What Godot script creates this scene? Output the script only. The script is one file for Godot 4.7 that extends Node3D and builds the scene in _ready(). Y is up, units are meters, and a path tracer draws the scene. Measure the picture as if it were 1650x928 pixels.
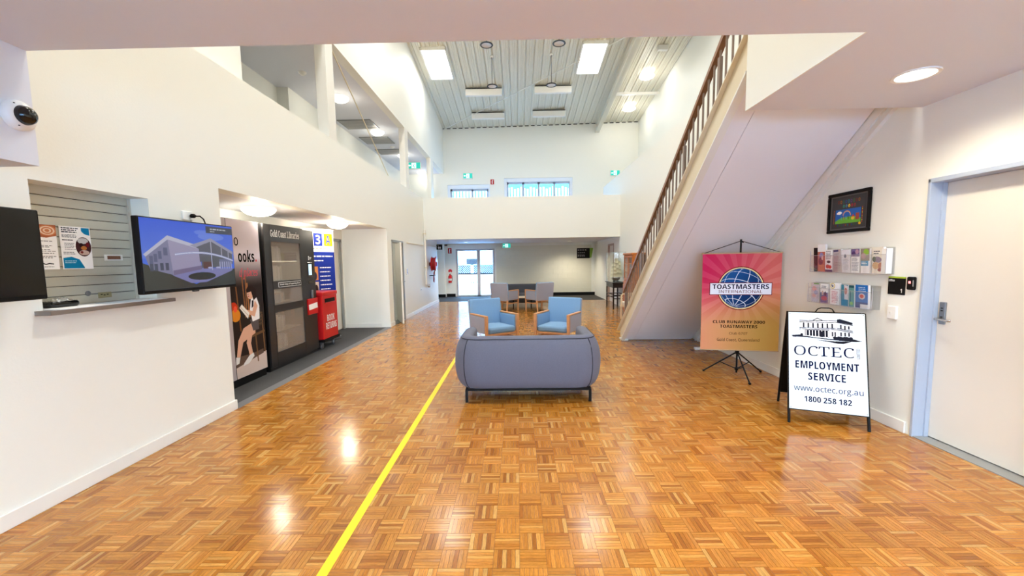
extends Node3D
# A two-storey community hall foyer: parquet floor, staircase on the right, kiosk niche on the left, balcony and glazed back door.
const XL := -2.96
const XR := 3.25
const W0 := Color(1, 1, 1)
var st: SurfaceTool
var X := Transform3D.IDENTITY
var used := {}
var M := {}
var rng := RandomNumberGenerator.new()

# ---------------------------------------------------------------- helpers
func c8(r: float, g: float, b: float) -> Color:
	return Color(r / 255.0, g / 255.0, b / 255.0)

func numbered(n: String) -> String:
	if not used.has(n):
		used[n] = 0
		return n
	used[n] += 1
	return "%s_%03d" % [n, used[n]]

func tag(o: Node3D, label: String, cat: String, group := "", kind := "") -> void:
	o.set_meta("label", label)
	if cat != "":
		o.set_meta("category", cat)
	if group != "":
		o.set_meta("group", group)
	if kind != "":
		o.set_meta("kind", kind)

func thing(n: String, label: String, cat: String, at := Vector3.ZERO, turn := 0.0, group := "") -> Node3D:
	var o := Node3D.new()
	o.name = numbered(n)
	add_child(o)
	o.position = at
	o.rotation.y = deg_to_rad(turn)
	tag(o, label, cat, group)
	return o

func copy_of(src: Node3D, n: String, label: String, at: Vector3, turn: float, group := "") -> Node3D:
	var o: Node3D = src.duplicate()
	o.name = numbered(n)
	add_child(o)
	o.position = at
	o.rotation.y = deg_to_rad(turn)
	tag(o, label, src.get_meta("category"), group)
	return o

func B() -> void:
	st = SurfaceTool.new()
	st.begin(Mesh.PRIMITIVE_TRIANGLES)
	X = Transform3D.IDENTITY

func out(n: String, m: Material, parent: Node3D) -> MeshInstance3D:
	var o := MeshInstance3D.new()
	o.mesh = st.commit()
	o.material_override = null
	for i in o.mesh.get_surface_count():
		o.mesh.surface_set_material(i, m)
	o.name = n
	parent.add_child(o, true)
	return o

func struct(n: String, m: Material, label: String, cat := "building part") -> MeshInstance3D:
	var o := out(numbered(n), m, self)
	tag(o, label, cat, "", "structure")
	return o

func v1(p: Vector3, n: Vector3, u: Vector2) -> void:
	var w := X.basis * n
	st.set_normal(w.normalized() if w.length_squared() > 1e-9 else Vector3.UP)
	st.set_uv(u)
	st.set_color(W0)
	st.add_vertex(X * p)

func tri(a: Vector3, b: Vector3, c: Vector3, na: Vector3, nb: Vector3, nc: Vector3, ua := Vector2.ZERO, ub := Vector2.ZERO, uc := Vector2.ZERO) -> void:
	var f := (b - a).cross(c - a)
	if f.length_squared() < 1e-16:
		return
	if f.dot(na + nb + nc) > 0.0:
		v1(a, na, ua); v1(c, nc, uc); v1(b, nb, ub)
	else:
		v1(a, na, ua); v1(b, nb, ub); v1(c, nc, uc)

func quad(a: Vector3, b: Vector3, c: Vector3, d: Vector3, n := Vector3.ZERO) -> void:
	# corners in order; uv a=(0,1) b=(1,1) c=(1,0) d=(0,0)
	if n == Vector3.ZERO:
		n = (b - a).cross(d - a).normalized()
	tri(a, b, c, n, n, n, Vector2(0, 1), Vector2(1, 1), Vector2(1, 0))
	tri(a, c, d, n, n, n, Vector2(0, 1), Vector2(1, 0), Vector2(0, 0))

func bx(c: Vector3, s: Vector3, ch := 0.0, rot := Vector3.ZERO) -> void:
	var keep := X
	X = X * Transform3D(Basis.from_euler(rot), c)
	var h := s / 2.0
	var k := minf(ch, minf(h.x, minf(h.y, h.z)) * 0.9)
	var ax := [Vector3.RIGHT, Vector3.UP, Vector3.BACK]
	for i in 3:
		var u: Vector3 = ax[(i + 1) % 3]
		var w: Vector3 = ax[(i + 2) % 3]
		var n: Vector3 = ax[i]
		var hu := h.dot(u) - k
		var hw := h.dot(w) - k
		for sg in [-1.0, 1.0]:
			var o: Vector3 = n * h.dot(n) * sg
			quad(o - u * hu - w * hw, o + u * hu - w * hw, o + u * hu + w * hw, o - u * hu + w * hw, n * sg)
		if k > 0.0:
			# edges running along n
			var hn := h.dot(n) - k
			for su in [-1.0, 1.0]:
				for sw in [-1.0, 1.0]:
					var p: Vector3 = u * su * h.dot(u) + w * sw * (h.dot(w) - k)
					var q: Vector3 = u * su * (h.dot(u) - k) + w * sw * h.dot(w)
					var nn: Vector3 = (u * su + w * sw).normalized()
					quad(p - n * hn, p + n * hn, q + n * hn, q - n * hn, nn)
	if k > 0.0:
		for sx in [-1.0, 1.0]:
			for sy in [-1.0, 1.0]:
				for sz in [-1.0, 1.0]:
					var sg3 := Vector3(sx, sy, sz)
					var n3: Vector3 = sg3.normalized()
					tri(Vector3(h.x, h.y - k, h.z - k) * sg3, Vector3(h.x - k, h.y, h.z - k) * sg3, Vector3(h.x - k, h.y - k, h.z) * sg3, n3, n3, n3)
	X = keep

func mm(x0: float, x1: float, y0: float, y1: float, z0: float, z1: float, ch := 0.0) -> void:
	bx(Vector3((x0 + x1) / 2, (y0 + y1) / 2, (z0 + z1) / 2), Vector3(absf(x1 - x0), absf(y1 - y0), absf(z1 - z0)), ch)

func hexa(p: Array) -> void:
	# p: bottom a b c d, top e f g h (same order)
	var mid := Vector3.ZERO
	for q in p:
		mid += q / 8.0
	for f in [[0, 1, 2, 3], [4, 5, 6, 7], [0, 1, 5, 4], [1, 2, 6, 5], [2, 3, 7, 6], [3, 0, 4, 7]]:
		var a: Vector3 = p[f[0]]
		var b: Vector3 = p[f[1]]
		var c: Vector3 = p[f[2]]
		var d: Vector3 = p[f[3]]
		var n := (c - a).cross(d - b).normalized()
		if n.dot((a + b + c + d) / 4.0 - mid) < 0.0:
			n = -n
		quad(a, b, c, d, n)

func rb(c: Vector3, s: Vector3, r: float, seg := 4, rot := Vector3.ZERO, crown := 0.0) -> void:
	# rounded cushion box
	var keep := X
	X = X * Transform3D(Basis.from_euler(rot), c)
	var h := s / 2.0
	r = minf(r, minf(h.x, minf(h.y, h.z)))
	var cols: Array[Vector2] = []
	for q in 4:
		for i in seg + 1:
			var a := (q + float(i) / seg) * PI / 2
			cols.append(Vector2(cos(a), sin(a)))
	var sgx := [1, -1, -1, 1]
	var sgz := [1, 1, -1, -1]
	var rows := []
	var norms := []
	for hh in 2:
		for i in seg + 1:
			var t := -PI / 2 + (hh + float(i) / seg) * PI / 2
			var row := []
			var nr := []
			for j in cols.size():
				var qd := j / (seg + 1)
				var n := Vector3(cos(t) * cols[j].x, sin(t), cos(t) * cols[j].y)
				var p := Vector3(sgx[qd] * (h.x - r), (h.y - r) * (1 if hh else -1), sgz[qd] * (h.z - r)) + n * r
				row.append(p)
				nr.append(n)
			rows.append(row)
			norms.append(nr)
	for i in rows.size() - 1:
		for j in cols.size():
			var k := (j + 1) % cols.size()
			var n00: Vector3 = norms[i][j]
			tri(rows[i][j], rows[i][k], rows[i + 1][k], n00, norms[i][k], norms[i + 1][k])
			tri(rows[i][j], rows[i + 1][k], rows[i + 1][j], n00, norms[i + 1][k], norms[i + 1][j])
	for sg in [-1.0, 1.0]:
		var hx := h.x - r
		var hz := h.z - r
		if crown > 0.0 and sg > 0.0:
			var g := 8
			var P := []
			for i in g + 1:
				var rr := []
				for j in g + 1:
					var u := -1.0 + 2.0 * i / g
					var w := -1.0 + 2.0 * j / g
					rr.append(Vector3(u * hx, h.y + crown * (1 - u * u) * (1 - w * w), w * hz))
				P.append(rr)
			X = X
			grid(P, false, false, -1.0)
		else:
			quad(Vector3(-hx, h.y * sg, -hz), Vector3(hx, h.y * sg, -hz), Vector3(hx, h.y * sg, hz), Vector3(-hx, h.y * sg, hz), Vector3(0, sg, 0))
	X = keep

func grid(P: Array, cu: bool, cv: bool, sg := 1.0) -> void:
	var nu := P.size()
	var nv: int = P[0].size()
	var N := []
	for i in nu:
		var row := []
		for j in nv:
			var i0 := (i - 1 + nu) % nu if cu else maxi(i - 1, 0)
			var i1 := (i + 1) % nu if cu else mini(i + 1, nu - 1)
			var j0 := (j - 1 + nv) % nv if cv else maxi(j - 1, 0)
			var j1 := (j + 1) % nv if cv else mini(j + 1, nv - 1)
			var du: Vector3 = P[i1][j] - P[i0][j]
			var dv: Vector3 = P[i][j1] - P[i][j0]
			row.append(du.cross(dv).normalized() * sg)
		N.append(row)
	for i in (nu if cu else nu - 1):
		for j in (nv if cv else nv - 1):
			var a := (i + 1) % nu
			var b := (j + 1) % nv
			var u0 := Vector2(float(i) / nu, float(j) / nv)
			var u1 := Vector2(float(i + 1) / nu, float(j + 1) / nv)
			tri(P[i][j], P[a][j], P[a][b], N[i][j], N[a][j], N[a][b], u0, Vector2(u1.x, u0.y), u1)
			tri(P[i][j], P[a][b], P[i][b], N[i][j], N[a][b], N[i][b], u0, u1, Vector2(u0.x, u1.y))

func tube(pts: Array, r: float, n := 8) -> void:
	var P := []
	var up := Vector3(0.13, 0.97, 0.21).normalized()
	for i in pts.size():
		var p: Vector3 = pts[i]
		var d: Vector3 = pts[mini(i + 1, pts.size() - 1)] - pts[maxi(i - 1, 0)]
		d = d.normalized()
		var a := d.cross(up)
		if a.length() < 0.1:
			a = d.cross(Vector3.RIGHT)
		a = a.normalized()
		var b := d.cross(a)
		var row := []
		for k in n:
			var t := TAU * k / n
			row.append(p + (a * cos(t) + b * sin(t)) * r)
		P.append(row)
	grid(P, false, true, -1.0)
	for e in [0, pts.size() - 1]:
		var ctr: Vector3 = pts[e]
		var nn: Vector3 = (pts[0] - pts[1]).normalized() if e == 0 else (pts[e] - pts[e - 1]).normalized()
		for k in n:
			tri(ctr, P[e][k], P[e][(k + 1) % n], nn, nn, nn)

func lathe(prof: Array, n := 24) -> void:
	# prof: Vector2(radius, y)
	for j in prof.size() - 1:
		var a: Vector2 = prof[j]
		var b: Vector2 = prof[j + 1]
		var d := b - a
		var n2 := Vector2(d.y, -d.x).normalized()
		var na := n2
		var nb := n2
		if j > 0:
			var q: Vector2 = a - prof[j - 1]
			var m2 := Vector2(q.y, -q.x).normalized()
			if m2.dot(n2) > 0.6:
				na = (m2 + n2).normalized()
		if j < prof.size() - 2:
			var q2: Vector2 = prof[j + 2] - b
			var m3 := Vector2(q2.y, -q2.x).normalized()
			if m3.dot(n2) > 0.6:
				nb = (m3 + n2).normalized()
		for k in n:
			var t0 := TAU * k / n
			var t1 := TAU * (k + 1) / n
			var e0 := Vector3(cos(t0), 0, sin(t0))
			var e1 := Vector3(cos(t1), 0, sin(t1))
			var y := Vector3.UP
			var n00 := e0 * na.x + y * na.y
			var n01 := e1 * na.x + y * na.y
			var n10 := e0 * nb.x + y * nb.y
			var n11 := e1 * nb.x + y * nb.y
			tri(e0 * a.x + y * a.y, e1 * a.x + y * a.y, e1 * b.x + y * b.y, n00, n01, n11)
			tri(e0 * a.x + y * a.y, e1 * b.x + y * b.y, e0 * b.x + y * b.y, n00, n11, n10)

func prism(poly: PackedVector2Array, z0: float, z1: float) -> void:
	var idx := Geometry2D.triangulate_polygon(poly)
	for sg in [0, 1]:
		var z := z1 if sg else z0
		var n := Vector3(0, 0, 1 if z == maxf(z0, z1) else -1)
		for i in range(0, idx.size(), 3):
			var a := poly[idx[i]]
			var b := poly[idx[i + 1]]
			var c := poly[idx[i + 2]]
			tri(Vector3(a.x, a.y, z), Vector3(b.x, b.y, z), Vector3(c.x, c.y, z), n, n, n)
	var ccw := not Geometry2D.is_polygon_clockwise(poly)
	for i in poly.size():
		var a := poly[i]
		var b := poly[(i + 1) % poly.size()]
		var d := (b - a).normalized()
		var n := Vector3(d.y, -d.x, 0) * (1.0 if ccw else -1.0)
		quad(Vector3(a.x, a.y, z0), Vector3(b.x, b.y, z0), Vector3(b.x, b.y, z1), Vector3(a.x, a.y, z1), n)

func mt(key: String, col: Color, rough := 0.6, metal := 0.0, o := {}) -> StandardMaterial3D:
	if M.has(key):
		return M[key]
	var m := StandardMaterial3D.new()
	m.resource_name = key
	m.albedo_color = col
	m.roughness = rough
	m.metallic = metal
	for k in o:
		m.set(k, o[k])
	M[key] = m
	return m

func glow(key: String, col: Color, e: float) -> StandardMaterial3D:
	return mt(key, Color(0.9, 0.9, 0.9), 0.5, 0.0, {"emission_enabled": true, "emission": col, "emission_energy_multiplier": e})

func printed(key: String, img: Image, rough := 0.5) -> StandardMaterial3D:
	img.generate_mipmaps()
	return mt(key, Color.WHITE, rough, 0.0, {"albedo_texture": ImageTexture.create_from_image(img), "metallic_specular": 0.2})

func glassy(key: String, col: Color, a: float) -> StandardMaterial3D:
	return mt(key, Color(col.r, col.g, col.b, a), 0.03, 0.0, {"transparency": BaseMaterial3D.TRANSPARENCY_ALPHA})

# ---------------------------------------------------------------- painting of flat print
func canvas(w: int, h: int, bg: Color) -> Image:
	var i := Image.create(w, h, false, Image.FORMAT_RGB8)
	i.fill(bg)
	return i

func poly(img: Image, pts: Array, col: Color) -> void:
	var w := img.get_width()
	var h := img.get_height()
	var y0 := h
	var y1 := 0
	for p in pts:
		y0 = mini(y0, int(floor(p.y * h)))
		y1 = maxi(y1, int(ceil(p.y * h)))
	for y in range(maxi(y0, 0), mini(y1, h)):
		var yc := (y + 0.5) / h
		var xs := []
		for i in pts.size():
			var a: Vector2 = pts[i]
			var b: Vector2 = pts[(i + 1) % pts.size()]
			if (a.y <= yc) != (b.y <= yc):
				xs.append(a.x + (b.x - a.x) * (yc - a.y) / (b.y - a.y))
		xs.sort()
		for k in range(0, xs.size() - 1, 2):
			var x0 := clampi(int(round(xs[k] * w)), 0, w)
			var x1 := clampi(int(round(xs[k + 1] * w)), 0, w)
			if x1 > x0:
				img.fill_rect(Rect2i(x0, y, x1 - x0, 1), col)

func rct(img: Image, x0: float, y0: float, x1: float, y1: float, col: Color) -> void:
	var w := img.get_width()
	var h := img.get_height()
	img.fill_rect(Rect2i(int(round(x0 * w)), int(round(y0 * h)), maxi(1, int(round((x1 - x0) * w))), maxi(1, int(round((y1 - y0) * h)))), col)

func ell(img: Image, cx: float, cy: float, rx: float, ry: float, col: Color, a0 := 0.0, a1 := TAU) -> void:
	var p := []
	for i in 33:
		var t := a0 + (a1 - a0) * i / 32.0
		p.append(Vector2(cx + rx * cos(t), cy + ry * sin(t)))
	poly(img, p, col)

func stroke(img: Image, pts: Array, wd: float, col: Color) -> void:
	var asp := float(img.get_width()) / img.get_height()
	for i in pts.size() - 1:
		var a: Vector2 = pts[i]
		var b: Vector2 = pts[i + 1]
		var d := Vector2((b.x - a.x) * asp, b.y - a.y).normalized()
		var n := Vector2(-d.y / asp, d.x) * wd / 2
		poly(img, [a + n, b + n, b - n, a - n], col)
		ell(img, b.x, b.y, wd / 2 / asp, wd / 2, col)

func text_lines(img: Image, x0: float, x1: float, y0: float, y1: float, n: int, col: Color, seed_: int) -> void:
	# tiny unreadable lines of print, broken into word-long dashes
	var r := RandomNumberGenerator.new()
	r.seed = seed_
	for i in n:
		var y := y0 + (y1 - y0) * i / maxi(n, 1)
		var x := x0
		var e := x1 - r.randf() * 0.25 * (x1 - x0)
		while x < e:
			var l := r.randf_range(0.03, 0.1) * (x1 - x0) * 2.0
			rct(img, x, y, minf(x + l, e), y + (y1 - y0) / n * 0.45, col)
			x += l + 0.03 * (x1 - x0)

func sheet(n: String, parent: Node3D, w: float, h: float, at: Vector3, m: Material, rot := Vector3.ZERO) -> MeshInstance3D:
	B()
	X = Transform3D(Basis.from_euler(rot), at)
	quad(Vector3(-w / 2, -h / 2, 0), Vector3(w / 2, -h / 2, 0), Vector3(w / 2, h / 2, 0), Vector3(-w / 2, h / 2, 0), Vector3.BACK)
	return out(n, m, parent)

func letters(parent: Node3D, text: String, font: String, bold: bool, w: float, h: float, at: Vector3, m: Material, rot := Vector3.ZERO, n := "lettering", slant := 0.0) -> void:
	var f := SystemFont.new()
	f.font_names = PackedStringArray([font])
	f.font_weight = 700 if bold else 400
	var t := TextMesh.new()
	t.text = text
	t.font = f
	t.font_size = 32
	t.pixel_size = 0.01
	t.depth = 0.0
	t.curve_step = 1.5
	var ab := t.get_aabb()
	var o := MeshInstance3D.new()
	var sx := w / ab.size.x
	var sy := h / ab.size.y if h > 0.0 else sx
	var src: Array = t.surface_get_arrays(0)
	var am := ArrayMesh.new()
	var vs: PackedVector3Array = src[Mesh.ARRAY_VERTEX]
	var ctr := ab.get_center()
	for i in vs.size():
		var p := (vs[i] - ctr) * Vector3(sx, sy, 1)
		p.x += slant * p.y
		vs[i] = p
	src[Mesh.ARRAY_VERTEX] = vs
	am.add_surface_from_arrays(Mesh.PRIMITIVE_TRIANGLES, src)
	am.surface_set_material(0, m)
	o.mesh = am
	o.name = n
	parent.add_child(o, true)
	o.transform = Transform3D(Basis.from_euler(rot), at)

func area(at: Vector3, rot: Vector3, size: Vector2, e: float, col: Color, n := "area_light") -> void:
	var l := AreaLight3D.new()
	l.name = n
	l.area_size = size
	l.light_energy = e
	l.light_color = col
	l.shadow_enabled = true
	l.area_range = 60.0
	l.position = at
	l.rotation_degrees = rot
	add_child(l, true)

func nth(k: int) -> String:
	var w := ["first", "second", "third", "fourth", "fifth", "sixth", "seventh", "eighth", "ninth", "tenth"]
	return w[k] if k < 10 else "%d%s" % [k + 1, ["th", "st", "nd", "rd"][(k + 1) % 10] if (k + 1) % 10 < 4 and (k + 1) / 10 % 10 != 1 else "th"]

func roof(x: float, z: float) -> float:
	return 6.885 + 0.0166 * x + 0.12 * (z + 17.7)

# ---------------------------------------------------------------- scene
func _ready() -> void:
	rng.seed = 7
	# camera, sky, daylight, exposure
	var cam := Camera3D.new()
	cam.name = "camera"
	add_child(cam)
	cam.transform = Transform3D(Basis(Vector3(0.9998059, -0.0147177, -0.0130969), Vector3(0.0134037, 0.9953568, -0.0953160), Vector3(0.0144389, 0.0951219, 0.9953609)), Vector3(0, 1.5, 0))
	var near := 0.05
	cam.set_frustum(near * 928.0 / 684.0, Vector2(0, near * 21.0 / 684.0), near, 200.0)
	cam.current = true
	var env := Environment.new()
	env.background_mode = Environment.BG_SKY
	var sky := Sky.new()
	var sm := ProceduralSkyMaterial.new()
	sm.sky_top_color = c8(120, 178, 240)
	sm.sky_horizon_color = c8(215, 235, 250)
	sm.ground_bottom_color = c8(150, 150, 145)
	sm.ground_horizon_color = c8(215, 230, 240)
	sm.sky_energy_multiplier = 3.6
	sm.ground_energy_multiplier = 1.5
	sky.sky_material = sm
	env.sky = sky
	env.ambient_light_source = Environment.AMBIENT_SOURCE_SKY
	env.tonemap_mode = Environment.TONE_MAPPER_LINEAR
	env.tonemap_exposure = 1.55
	env.sdfgi_enabled = true
	env.ssao_enabled = true
	env.ssil_enabled = true
	var we := WorldEnvironment.new()
	we.name = "environment"
	we.environment = env
	add_child(we)
	# daylight through the glazed entrance behind the camera and through the roof lights
	area(Vector3(0.9, 1.25, 3.35), Vector3(0, 0, 0), Vector2(3.0, 2.2), 1.5, c8(190, 216, 255), "entrance_daylight")
	for z in [-13.23, -8.6, -4.0]:
		for x in [-2.3, 2.26]:
			area(Vector3(x, roof(x, z) - 0.16, z), Vector3(-90, 0, 0), Vector2(0.6, 1.4), 1.8 if z < -10.0 else (6.0 if z < -6.0 else 11.0), c8(255, 255, 252), "rooflight_daylight")

	materials()
	shell()
	floor_tiles()
	stairs()
	upstairs()
	lamps()
	left_side()
	niche()
	lobby()
	right_side()
	seating()
	stands()

func materials() -> void:
	var wn := FastNoiseLite.new()
	wn.seed = 3
	wn.frequency = 0.05
	var wt := NoiseTexture2D.new()
	wt.noise = wn
	wt.width = 256
	wt.height = 256
	wt.seamless = true
	mt("plaster", c8(243, 243, 234), 0.55, 0.0, {"heightmap_enabled": true, "heightmap_texture": wt, "heightmap_scale": 0.03, "uv1_triplanar": true, "uv1_world_triplanar": true, "uv1_scale": Vector3(3, 3, 3)})
	mt("soffit_paint", c8(228, 230, 237), 0.7)
	mt("trim_white", c8(240, 238, 230), 0.35)
	mt("door_white", c8(232, 226, 214), 0.4)
	mt("frame_grey", c8(150, 152, 150), 0.4)
	mt("frame_blue", c8(176, 188, 205), 0.4)
	mt("roof_metal", c8(226, 221, 202), 0.5, 0.0)
	mt("steel_cream", c8(226, 214, 186), 0.45)
	mt("rail_brown", c8(142, 98, 64), 0.4)
	mt("baluster", c8(142, 120, 106), 0.4)
	mt("black", c8(20, 20, 21), 0.5, 0.0, {"metallic_specular": 0.25})
	mt("black_gloss", c8(10, 10, 11), 0.12)
	mt("charcoal", c8(52, 52, 54), 0.5)
	mt("white_plastic", c8(244, 243, 238), 0.3)
	mt("chrome", c8(190, 190, 192), 0.25, 0.9)
	mt("steel_satin", c8(140, 142, 146), 0.35, 0.8)
	mt("red_paint", c8(206, 22, 26), 0.3)
	mt("yellow_tape", c8(250, 218, 10), 0.5)
	mt("ink", c8(14, 14, 16), 0.9, 0.0, {"metallic_specular": 0.1})
	mt("white_ink", c8(250, 250, 248), 0.6)
	mt("grout", c8(70, 38, 14), 0.5)
	glassy("pane", c8(110, 120, 122), 0.012)
	glassy("acrylic", c8(225, 228, 232), 0.025)
	# fine textures: wood grain, cloth melange, carpet
	var r := RandomNumberGenerator.new()
	r.seed = 11
	var gi := Image.create(128, 64, false, Image.FORMAT_RGB8)
	var gn := FastNoiseLite.new()
	gn.seed = 5
	gn.frequency = 0.09
	for y in 64:
		for x in 128:
			var v := 0.86 + 0.2 * gn.get_noise_2d(x * 0.22, y * 3.2) + 0.1 * gn.get_noise_2d(x * 1.1, y * 9.0 + 400)
			v = clampf(v, 0.4, 1.0)
			gi.set_pixel(x, y, Color(v, v * 0.985, v * 0.95))
	gi.generate_mipmaps()
	var gt := ImageTexture.create_from_image(gi)
	mt("parquet", Color.WHITE, 0.17, 0.0, {"vertex_color_use_as_albedo": true, "albedo_texture": gt, "metallic_specular": 0.5})
	var oi: Image = gi.duplicate()
	oi.clear_mipmaps()
	for y in 64:
		for x in 128:
			oi.set_pixel(x, y, gi.get_pixel(x, y).lerp(Color(0.92, 0.9, 0.87), 0.7))
	oi.generate_mipmaps()
	mt("oak", c8(236, 176, 124), 0.42, 0.0, {"albedo_texture": ImageTexture.create_from_image(oi), "uv1_triplanar": true, "uv1_scale": Vector3(6, 2, 6)})
	mt("pine", c8(222, 132, 52), 0.4, 0.0, {"albedo_texture": gt, "uv1_triplanar": true, "uv1_scale": Vector3(3, 2, 3)})
	mt("dark_wood", c8(38, 30, 28), 0.3, 0.0, {"albedo_texture": gt, "uv1_triplanar": true, "uv1_scale": Vector3(3, 3, 3)})
	var ci := Image.create(128, 128, false, Image.FORMAT_RGB8)
	for y in 128:
		for x in 128:
			var v := 0.8 + 0.2 * r.randf() * (0.6 + 0.4 * sin(x * TAU / 4.0) * sin(y * TAU / 4.0))
			ci.set_pixel(x, y, Color(v, v, v))
	ci.generate_mipmaps()
	var ct := ImageTexture.create_from_image(ci)
	var cloth := {"albedo_texture": ct, "uv1_triplanar": true, "uv1_scale": Vector3(5, 5, 5), "heightmap_enabled": true, "heightmap_texture": ct, "heightmap_scale": 0.05, "rim_enabled": true, "rim": 0.3, "rim_tint": 0.5}
	mt("sofa_cloth", c8(118, 120, 137), 0.9, 0.0, cloth)
	mt("sofa_shaded", c8(84, 86, 96), 0.9, 0.0, cloth)  # sofa cloth darkened with the shade under the balcony
	mt("chair_blue", c8(146, 190, 232), 0.9, 0.0, cloth)
	mt("chair_grey", c8(186, 190, 208), 0.9, 0.0, cloth)
	mt("carpet", c8(86, 86, 88), 0.95, 0.0, {"albedo_texture": ct, "uv1_triplanar": true, "uv1_world_triplanar": true, "uv1_scale": Vector3(4, 4, 4), "heightmap_enabled": true, "heightmap_texture": ct, "heightmap_scale": 0.2})
	mt("carpet_edge", c8(112, 112, 114), 0.6)
	mt("mat_dark", c8(58, 56, 54), 0.8, 0.0, {"albedo_texture": ct, "uv1_triplanar": true, "uv1_world_triplanar": true, "uv1_scale": Vector3(4, 4, 4)})
	mt("concrete", c8(205, 205, 200), 0.8)

# ---------------------------------------------------------------- the building
func wallbox(x0: float, x1: float, z0: float, z1: float, y0: float) -> void:
	# a wall piece whose top follows the roof
	hexa([Vector3(x0, y0, z0), Vector3(x1, y0, z0), Vector3(x1, y0, z1), Vector3(x0, y0, z1), Vector3(x0, roof(x0, z0) + 0.03, z0), Vector3(x1, roof(x1, z0) + 0.03, z0), Vector3(x1, roof(x1, z1) + 0.03, z1), Vector3(x0, roof(x0, z1) + 0.03, z1)])

func shell() -> void:
	var pl: Material = M.plaster
	# left wall, ground floor up to the balcony parapet
	B()
	mm(XL - 0.2, XL, 0, 3.49, 3.6, -2.59)
	mm(XL - 0.2, XL, 0, 1.204, -2.59, -3.43)
	mm(XL - 0.2, XL, 2.036, 3.49, -2.59, -3.43)
	mm(XL - 0.2, XL, 0, 3.49, -3.43, -4.26)
	mm(XL - 0.2, XL, 2.257, 3.49, -4.26, -9.7)
	mm(XL - 0.2, XL, 0, 3.49, -9.7, -10.04)
	mm(XL - 0.2, XL, 2.03, 3.49, -10.04, -11.0)
	mm(XL - 0.2, XL, 0, 3.49, -11.0, -13.6)
	mm(XL - 0.2, XL, 0, 3.49, -13.6, -15.7)
	mm(XL - 0.2, XL, 2.6, 3.49, -15.7, -17.7)
	struct("wall_left", pl, "cream plastered left wall with the serving hatch, kiosk niche and balcony parapet", "wall")
	# upper left: set-back wall, corridor, and the high wall over the corridor opening
	B()
	wallbox(XL - 0.45, XL - 0.2, 3.6, -5.1, 3.3)
	mm(-4.83, XL - 0.2, 2.6, 5.1, -4.9, -5.1)
	mm(-5.0, -4.83, 2.5, 5.2, -5.0, -8.9)
	mm(-5.0, -4.6, 2.5, 5.2, -8.9, -17.7)
	struct("wall_left_upper", pl, "white upper corridor back wall seen over the left balcony parapet", "wall")
	B()
	wallbox(XL - 0.18, XL, -5.1, -17.7, 5.06)
	struct("wall_left_high", pl, "tall white wall above the left corridor opening, under the ribbed roof", "wall")
	B()
	mm(-5.0, XL - 0.18, 5.06, 5.2, -5.0, -17.7)
	struct("ceiling_corridor", M.soffit_paint, "white ceiling of the upper left corridor", "ceiling")
	# right wall
	B()
	mm(XR, XR + 0.15, 0, 4.18, 3.6, -2.47)
	mm(XR, XR + 0.15, 2.083, 4.18, -2.47, -3.448)
	mm(XR, XR + 0.15, 0, 4.18, -3.448, -13.6)
	mm(XR, XR + 0.15, 2.6, 4.18, -13.6, -16.3)
	mm(XR, XR + 0.15, 0, 2.6, -13.6, -14.45)
	mm(XR, XR + 0.15, 2.03, 2.6, -14.45, -15.35)
	mm(XR, XR + 0.15, 0, 2.6, -15.35, -18.0)
	struct("wall_right", pl, "cream right wall carrying the picture, brochure racks and white door", "wall")
	B()
	wallbox(4.93, 5.1, 3.6, -17.7, 2.4)
	struct("wall_right_high", pl, "tall white right wall washed by round lamps beneath the roof", "wall")
	B()
	mm(XR + 0.15, 4.93, 2.4, 2.6, 3.6, -17.7)
	struct("floor_gallery", M.soffit_paint, "upper floor slab behind the right wall", "floor")
	# back wall upstairs with two window openings
	B()
	var zb := -17.7
	wallbox(-5.0, -2.83, zb, zb - 0.2, 2.6)
	mm(-2.83, -1.1, 4.61, 5.0, zb, zb - 0.2)
	mm(-1.1, -0.51, 2.6, 5.0, zb, zb - 0.2)
	mm(-0.51, 2.28, 2.6, 3.45, zb, zb - 0.2)
	mm(-0.51, 2.28, 4.84, 5.0, zb, zb - 0.2)
	wallbox(2.28, 5.1, zb, zb - 0.2, 2.6)
	wallbox(-2.83, 2.28, zb, zb - 0.2, 5.0)
	struct("wall_back_upper", pl, "white upper end wall with two blue-lit windows", "wall")
	# balcony across the far end, lobby ceiling under it
	B()
	mm(XL, XR, 2.2, 3.5, -13.6, -13.75)
	struct("wall_balcony", pl, "cream balcony parapet spanning the far end of the hall", "wall")
	B()
	mm(-4.9, 4.93, 2.23, 2.6, -13.75, -18.2)
	struct("ceiling_lobby", M.soffit_paint, "low lobby ceiling under the far balcony", "ceiling")
	# lobby end wall, blockwork
	B()
	mm(-4.9, -2.6, 0, 2.4, -18.0, -18.2)
	mm(-2.6, -0.97, 2.01, 2.4, -18.0, -18.2)
	mm(-0.97, XR + 0.15, 0, 2.4, -18.0, -18.2)
	mm(-4.9, -4.7, 0, 2.4, -15.5, -18.0)
	mm(-4.7, XL - 0.2, 0, 2.4, -15.5, -15.7)
	mm(-3.4, -3.05, 0, 2.24, -17.72, -18.0)
	var wb := struct("wall_back", pl, "white painted block end wall of the lobby beside the glass door", "wall")
	var bm: Material = mt("block_paint", c8(226, 224, 206), 0.45)
	var shapes := []
	for v in 3:
		B()
		bx(Vector3.ZERO, Vector3(0.398, 0.198, 0.03), 0.002, Vector3((v - 1) * 0.003, (v - 1) * 0.003, 0))
		shapes.append(st.commit())
	B()
	bx(Vector3.ZERO, Vector3(0.198, 0.198, 0.03), 0.002)
	var half: ArrayMesh = st.commit()
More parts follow.
